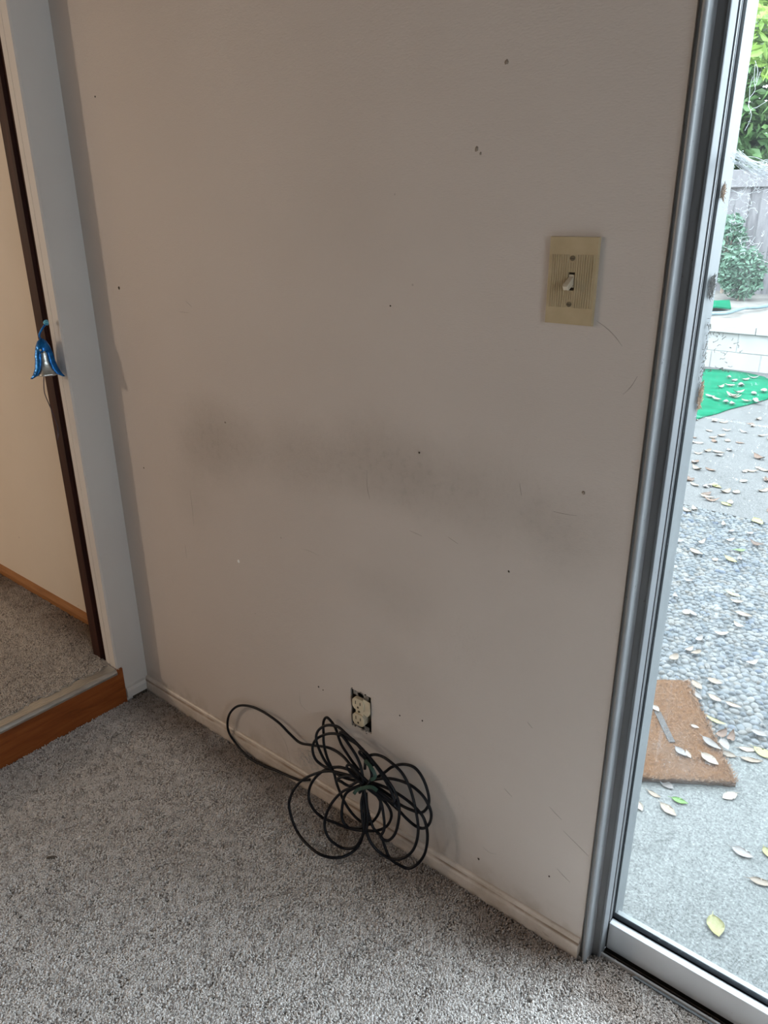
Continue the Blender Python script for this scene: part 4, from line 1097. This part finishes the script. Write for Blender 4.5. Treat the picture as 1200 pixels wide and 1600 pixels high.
mb.add(vs, fs); o = mb.build('green_ground_sheet', 'green_turf', None, True); tag(o, 'bright green ground sheet on the far concrete below the white wall', 'sheet')
scatter(20, (1098, 1204), (586, 632), GZ + .016, 'leaf on the green ground sheet', 'leaves on the green sheet', .085, ['leaf_dry', 'leaf_greyish'], ['along its far edge', 'across its middle', 'along its near edge'])

# low white block wall
lw = empty('low_wall', (0, 6.2, GZ)); tag(lw, 'low white block wall with a projecting cap behind the green sheet', 'wall')
for c_, (z0, z1) in enumerate(((GZ - .02, .085), (.091, .255))):
    for k in range(-11, 10):
        x0 = k * .42 + (.21 if c_ else 0) + .07
        build_in(MB().box(x0 + .003, x0 + .417, 6.2 + rng.uniform(0, .004), 6.40, z0, z1), 'block', 'block_white', lw, bevel=.004, seg=1)
build_in(MB().box(-4.6, 4.2, 6.208, 6.39, GZ, .25), 'mortar', 'block_white', lw)
for k in range(-8, 7):
    x0 = k * .60
    build_in(MB().box(x0 + .003, x0 + .597, 6.165, 6.62, .259, .325 + rng.uniform(-.002, .002)), 'cap_stone', 'block_white', lw, bevel=.005, seg=1)

# garden hose and a scrap of green sheet on top of it
hp = [at(px, py, 2, .345) for px, py in ((1060, 494), (1085, 492), (1112, 490), (1135, 489), (1150, 485), (1165, 481), (1185, 480), (1205, 477), (1230, 475))]
o = MB().tube(catmull(hp, 5), .019, 8).build('garden_hose', 'hose_blue', None, True); tag(o, 'grey-blue hose lying along the top of the low white wall', 'hose')
sp_ = [at(px, py, 2, .37) for px, py in ((1092, 481), (1118, 480), (1143, 478), (1140, 470), (1120, 468), (1095, 469))]
mb = MB(); n = len(sp_); vs = [(p.x, p.y, .335 + .03 * (k % 2)) for k, p in enumerate(sp_)] + [(p.x, p.y, .350 + .03 * (k % 2)) for k, p in enumerate(sp_)]
cc = sum(sp_, Vector()) / n; vs += [(cc.x, cc.y, .335), (cc.x, cc.y, .40)]
fs = [(k, (k + 1) % n, n + (k + 1) % n, n + k) for k in range(n)] + [(k, (k + 1) % n, 2 * n) for k in range(n)] + [(n + k, n + (k + 1) % n, 2 * n + 1) for k in range(n)]
mb.add(vs, fs); o = mb.build('crumpled_green_sheet', 'green_turf'); tag(o, 'crumpled scrap of green sheet behind the low white wall', 'sheet')

# plank fence
fn = empty('plank_fence', (0, 9, .3)); tag(fn, 'weathered grey plank fence at the back of the yard', 'fence')
for k in range(-30, 26):
    x0 = k * .142
    build_in(MB().box(x0 - .006, x0 + .146, 9.0 + (.024 if k % 2 else 0) + rng.uniform(-.004, .004), 9.020 + (.024 if k % 2 else 0), .22, 1.52 + rng.uniform(-.008, .008)), 'plank', 'fence_wood', fn)
for k in range(-2, 2):
    build_in(MB().box(k * 2.1, k * 2.1 + 2.09, 8.95, 9.06, 1.50, 1.69), 'top_board', 'fence_wood', fn, bevel=.006, seg=1)
    build_in(MB().box(k * 2.1 + .02, k * 2.1 + .11, 9.046, 9.13, .2, 1.5), 'post', 'fence_wood', fn)

# foliage
def leaf_cloud(n, centre, rad, size, seed, hollow=.35):
    r = random.Random(seed); mb = MB()
    for k in range(n):
        d_ = Vector((r.gauss(0, 1), r.gauss(0, 1), r.gauss(0, 1))).normalized() * (hollow + (1 - hollow) * r.random() ** .5)
        cl = .18 * Vector((mnoise.noise(d_ * 3.1 + Vector((seed, 0, 0))), mnoise.noise(d_ * 3.1 + Vector((0, seed, 0))), mnoise.noise(d_ * 3.1 + Vector((0, 0, seed)))))
        p = Vector(centre) + Vector((d_.x * rad[0], d_.y * rad[1], d_.z * rad[2])) * (1 + cl.length)
        a = Vector((r.gauss(0, 1), r.gauss(0, 1), r.gauss(0, .6) - .3)).normalized(); b = a.orthogonal().normalized()
        b = (Matrix.Rotation(r.uniform(0, 2 * PI), 3, a) @ b); nn_ = a.cross(b)
        s_ = size * r.uniform(.6, 1.3)
        mb.add([p - a * s_, p + b * s_ * .42 + nn_ * s_ * .12, p + a * s_, p - b * s_ * .42 + nn_ * s_ * .12], [(0, 1, 2), (0, 2, 3)])
    return mb
def tree(name, base, trunk_h, centre, rad, n, size, mat, seed, label, cat, group=None):
    t_ = empty(name, base); tag(t_, label, cat, group)
    mb = leaf_cloud(n, Vector(centre) - Vector(base), rad, size, seed)
    o = link('foliage', mb.mesh('foliage'), mat, t_); o['kind'] = 'stuff'
    top = Vector(centre) - Vector(base); tb = MB()
    tb.tube(catmull([(0, 0, -.1), (top.x * .2, top.y * .1, trunk_h * .5), (top.x * .8, top.y * .8, trunk_h), tuple(top)], 4), [.07 * max(rad) / (1 + .12 * q) for q in range(13)], 8)
    rr = random.Random(seed + 5)
    for q in range(5):
        e_ = top + Vector((rr.uniform(-.7, .7) * rad[0], rr.uniform(-.7, .7) * rad[1], rr.uniform(-.2, .7) * rad[2]))
        tb.tube([Vector((top.x * .8, top.y * .8, trunk_h)), (top + e_) * .5, e_], [.035 * max(rad), .02 * max(rad), .008 * max(rad)], 6)
    tb.build('trunk', 'bark', t_, True)
    return t_
tree('leafy_tree', (-2.3, 11.6, .35), 1.3, (-2.2, 11.5, 3.0), (1.45, 1.0, 1.6), 11000, .10, 'tree_green', 1, 'dark green leafy tree behind the fence, just right of the door frame', 'tree')
tree('leafy_tree', (1.5, 11.8, .35), 1.4, (1.5, 11.7, 3.2), (1.45, 1.0, 1.8), 9000, .10, 'tree_green', 2, 'dense green tree behind the fence near the right edge', 'tree')
tree('leafy_tree', (-6.0, 12.0, .35), 1.4, (-6.0, 12.0, 3.0), (1.5, 1.0, 1.7), 6000, .11, 'tree_green', 3, 'green tree behind the fence hidden by the door frame', 'tree')
tree('tall_tree', (-.5, 15.2, .35), 1.0, (-.5, 15.2, 3.4), (1.9, 1.0, 3.0), 11000, .13, 'tree_green', 4, 'tall shady tree filling the gap behind the two nearer green trees', 'tree')
tree('tall_tree', (-4.9, 15.2, .35), 1.0, (-4.9, 15.2, 3.4), (1.9, 1.0, 3.0), 11000, .13, 'tree_green', 6, 'tall shady tree at the far left behind the fence', 'tree')
tree('young_tree', (.1, 8.3, .32), 1.9, (-.45, 8.2, 3.05), (.62, .4, .62), 1500, .085, 'tree_bright', 5, 'bright yellow-green branches in front of the darker trees', 'tree')
def shrub(px0, px1, py0, py1, y, n, seed, label):
    a = at((px0 + px1) / 2, (py0 + py1) / 2, 1, y); wv = (at(px1, py0, 1, y) - at(px0, py0, 1, y)).x / 2; hv = (at(px0, py0, 1, y) - at(px0, py1, 1, y)).z / 2
    tree('garden_shrub', (a.x, y, .33), .15, tuple(a), (abs(wv), abs(wv) * .7, hv), n, .035, 'shrub_green', seed, label, 'shrub')
shrub(1126, 1194, 388, 466, 8.3, 1500, 21, 'broad blue-green shrub in front of the fence')
shrub(1112, 1164, 338, 440, 8.78, 1100, 22, 'taller pale green shrub against the fence beside the door frame')

# ------------------------------------------------------------------ cobwebs and muck outside the glass
YW = 0.078
def web_obj(name, lines, rad, label, y=YW, mat='web'):
    mb = MB()
    for ln in lines:
        pts = [at(px, py, 1, y + rng.uniform(-.003, .003)) for px, py in ln]
        mb.tube(catmull(pts, 4), rad, 4)
    o = mb.build(name, mat); tag(o, label, 'cobweb', None, 'stuff'); return o
def wander(x, y, dx, dy, n, j):
    out = [(x, y)]
    for _ in range(n):
        x += dx + rng.uniform(-j, j); y += dy + rng.uniform(-j, j); out.append((x, y))
    return out
L1 = [[(1172, 150), (1170, 165), (1174, 178), (1171, 190), (1164, 204)], [(1180, 100), (1178, 125), (1180, 140), (1172, 152)], [(1200, 157), (1190, 163), (1182, 168), (1175, 170), (1171, 178)],
      [(1176, 120), (1172, 135), (1171, 150), (1169, 168)], [(1188, 112), (1182, 130), (1179, 136)], [(1180, 95), (1184, 110), (1181, 128)]]
web_obj('cobweb', L1, .00030, 'thin cobweb strands hanging outside the upper part of the glass')
L2 = []
for k in range(60):
    y0 = 240 + rng.uniform(-8, 16); L2.append([(1147 + rng.uniform(-6, 8), y0), (1163, y0 + 10 + rng.uniform(-3, 3)), (1180, y0 + 17 + rng.uniform(-5, 5)), (1200, y0 + 22 + rng.uniform(-6, 6)), (1222, y0 + 22 + rng.uniform(-8, 8))])
L2.append([(1152, 236), (1166, 245), (1180, 252), (1193, 257), (1215, 260)])
web_obj('cobweb', L2, .00026, 'dense white cobweb sheet stretched across the glass beside the door frame')
L3 = [wander(rng.uniform(1138, 1200), rng.uniform(272, 345), rng.uniform(-3, 3), rng.uniform(-2, 2), 6, 4) for _ in range(46)]
L3 += [[(1140, 295), (1160, 303), (1180, 300), (1200, 296)], [(1150, 300), (1165, 305), (1178, 298), (1185, 285)]]
web_obj('cobweb', L3, .00017, 'tangled cobweb below the dense white web sheet')
L4 = [[(1130, 385), (1142, 390), (1152, 388)], [(1152, 370), (1158, 380), (1160, 386), (1170, 384), (1180, 370)], [(1160, 385), (1172, 388), (1182, 386), (1188, 378)], [(1165, 378), (1172, 376), (1178, 380)], [(1183, 404), (1192, 407), (1202, 411)], [(1155, 382), (1162, 378), (1172, 377)]]
L4 += [wander(rng.uniform(1145, 1195), rng.uniform(340, 400), rng.uniform(-3, 3), rng.uniform(-2, 2), 4, 3) for _ in range(16)]
web_obj('cobweb', L4, .00022, 'loose white cobweb threads in front of the fence and shrubs')
L5 = [wander(rng.uniform(1108, 1160), rng.uniform(520, 580), rng.uniform(-1.5, 1.5), rng.uniform(-1, 1), 4, 2.2) for _ in range(26)]
web_obj('cobweb', L5, .00035, 'dark crumbs caught in cobweb in front of the low white wall', YW, 'fluff_dark')

def fluff(px, py, rx, rz, n, mat, name, label):
    c_ = at(px, py, 0, FX + .0012)
    c_.x = FX + .0015
    mb = MB()
    for k in range(n):
        a = rng.uniform(0, 2 * PI); q_ = rng.random() ** .5
        p = c_ + Vector((rng.uniform(0, .0025), math.cos(a) * q_ * rx, math.sin(a) * q_ * rz))
        p.y = max(.0712, p.y)
        e_ = p + Vector((rng.uniform(0, .003), rng.uniform(-.007, .007), rng.uniform(-.007, .007)))
        e_.y = max(.0718, e_.y)
        mb.tube([p, e_], [.0006, .0002], 4)
    o = mb.build(name, mat); tag(o, label, 'debris', None, 'stuff')
fluff(1092, 618, .009, .020, 190, 'fluff_brown', 'nest_debris', 'fuzzy brown nest stuck on the outer door frame beside the green sheet')
fluff(1110, 448, .009, .014, 190, 'fluff_dark', 'nest_debris', 'dark grey fuzzy clump on the outer door frame above the low wall')
fluff(1127, 300, .006, .008, 110, 'fluff_brown', 'nest_debris', 'reddish insect husk on the outer door frame below the white web')
fluff(1100, 545, .010, .050, 60, 'fluff_dark', 'nest_debris', 'sprinkle of dark droppings on the outer door frame beside the white wall')
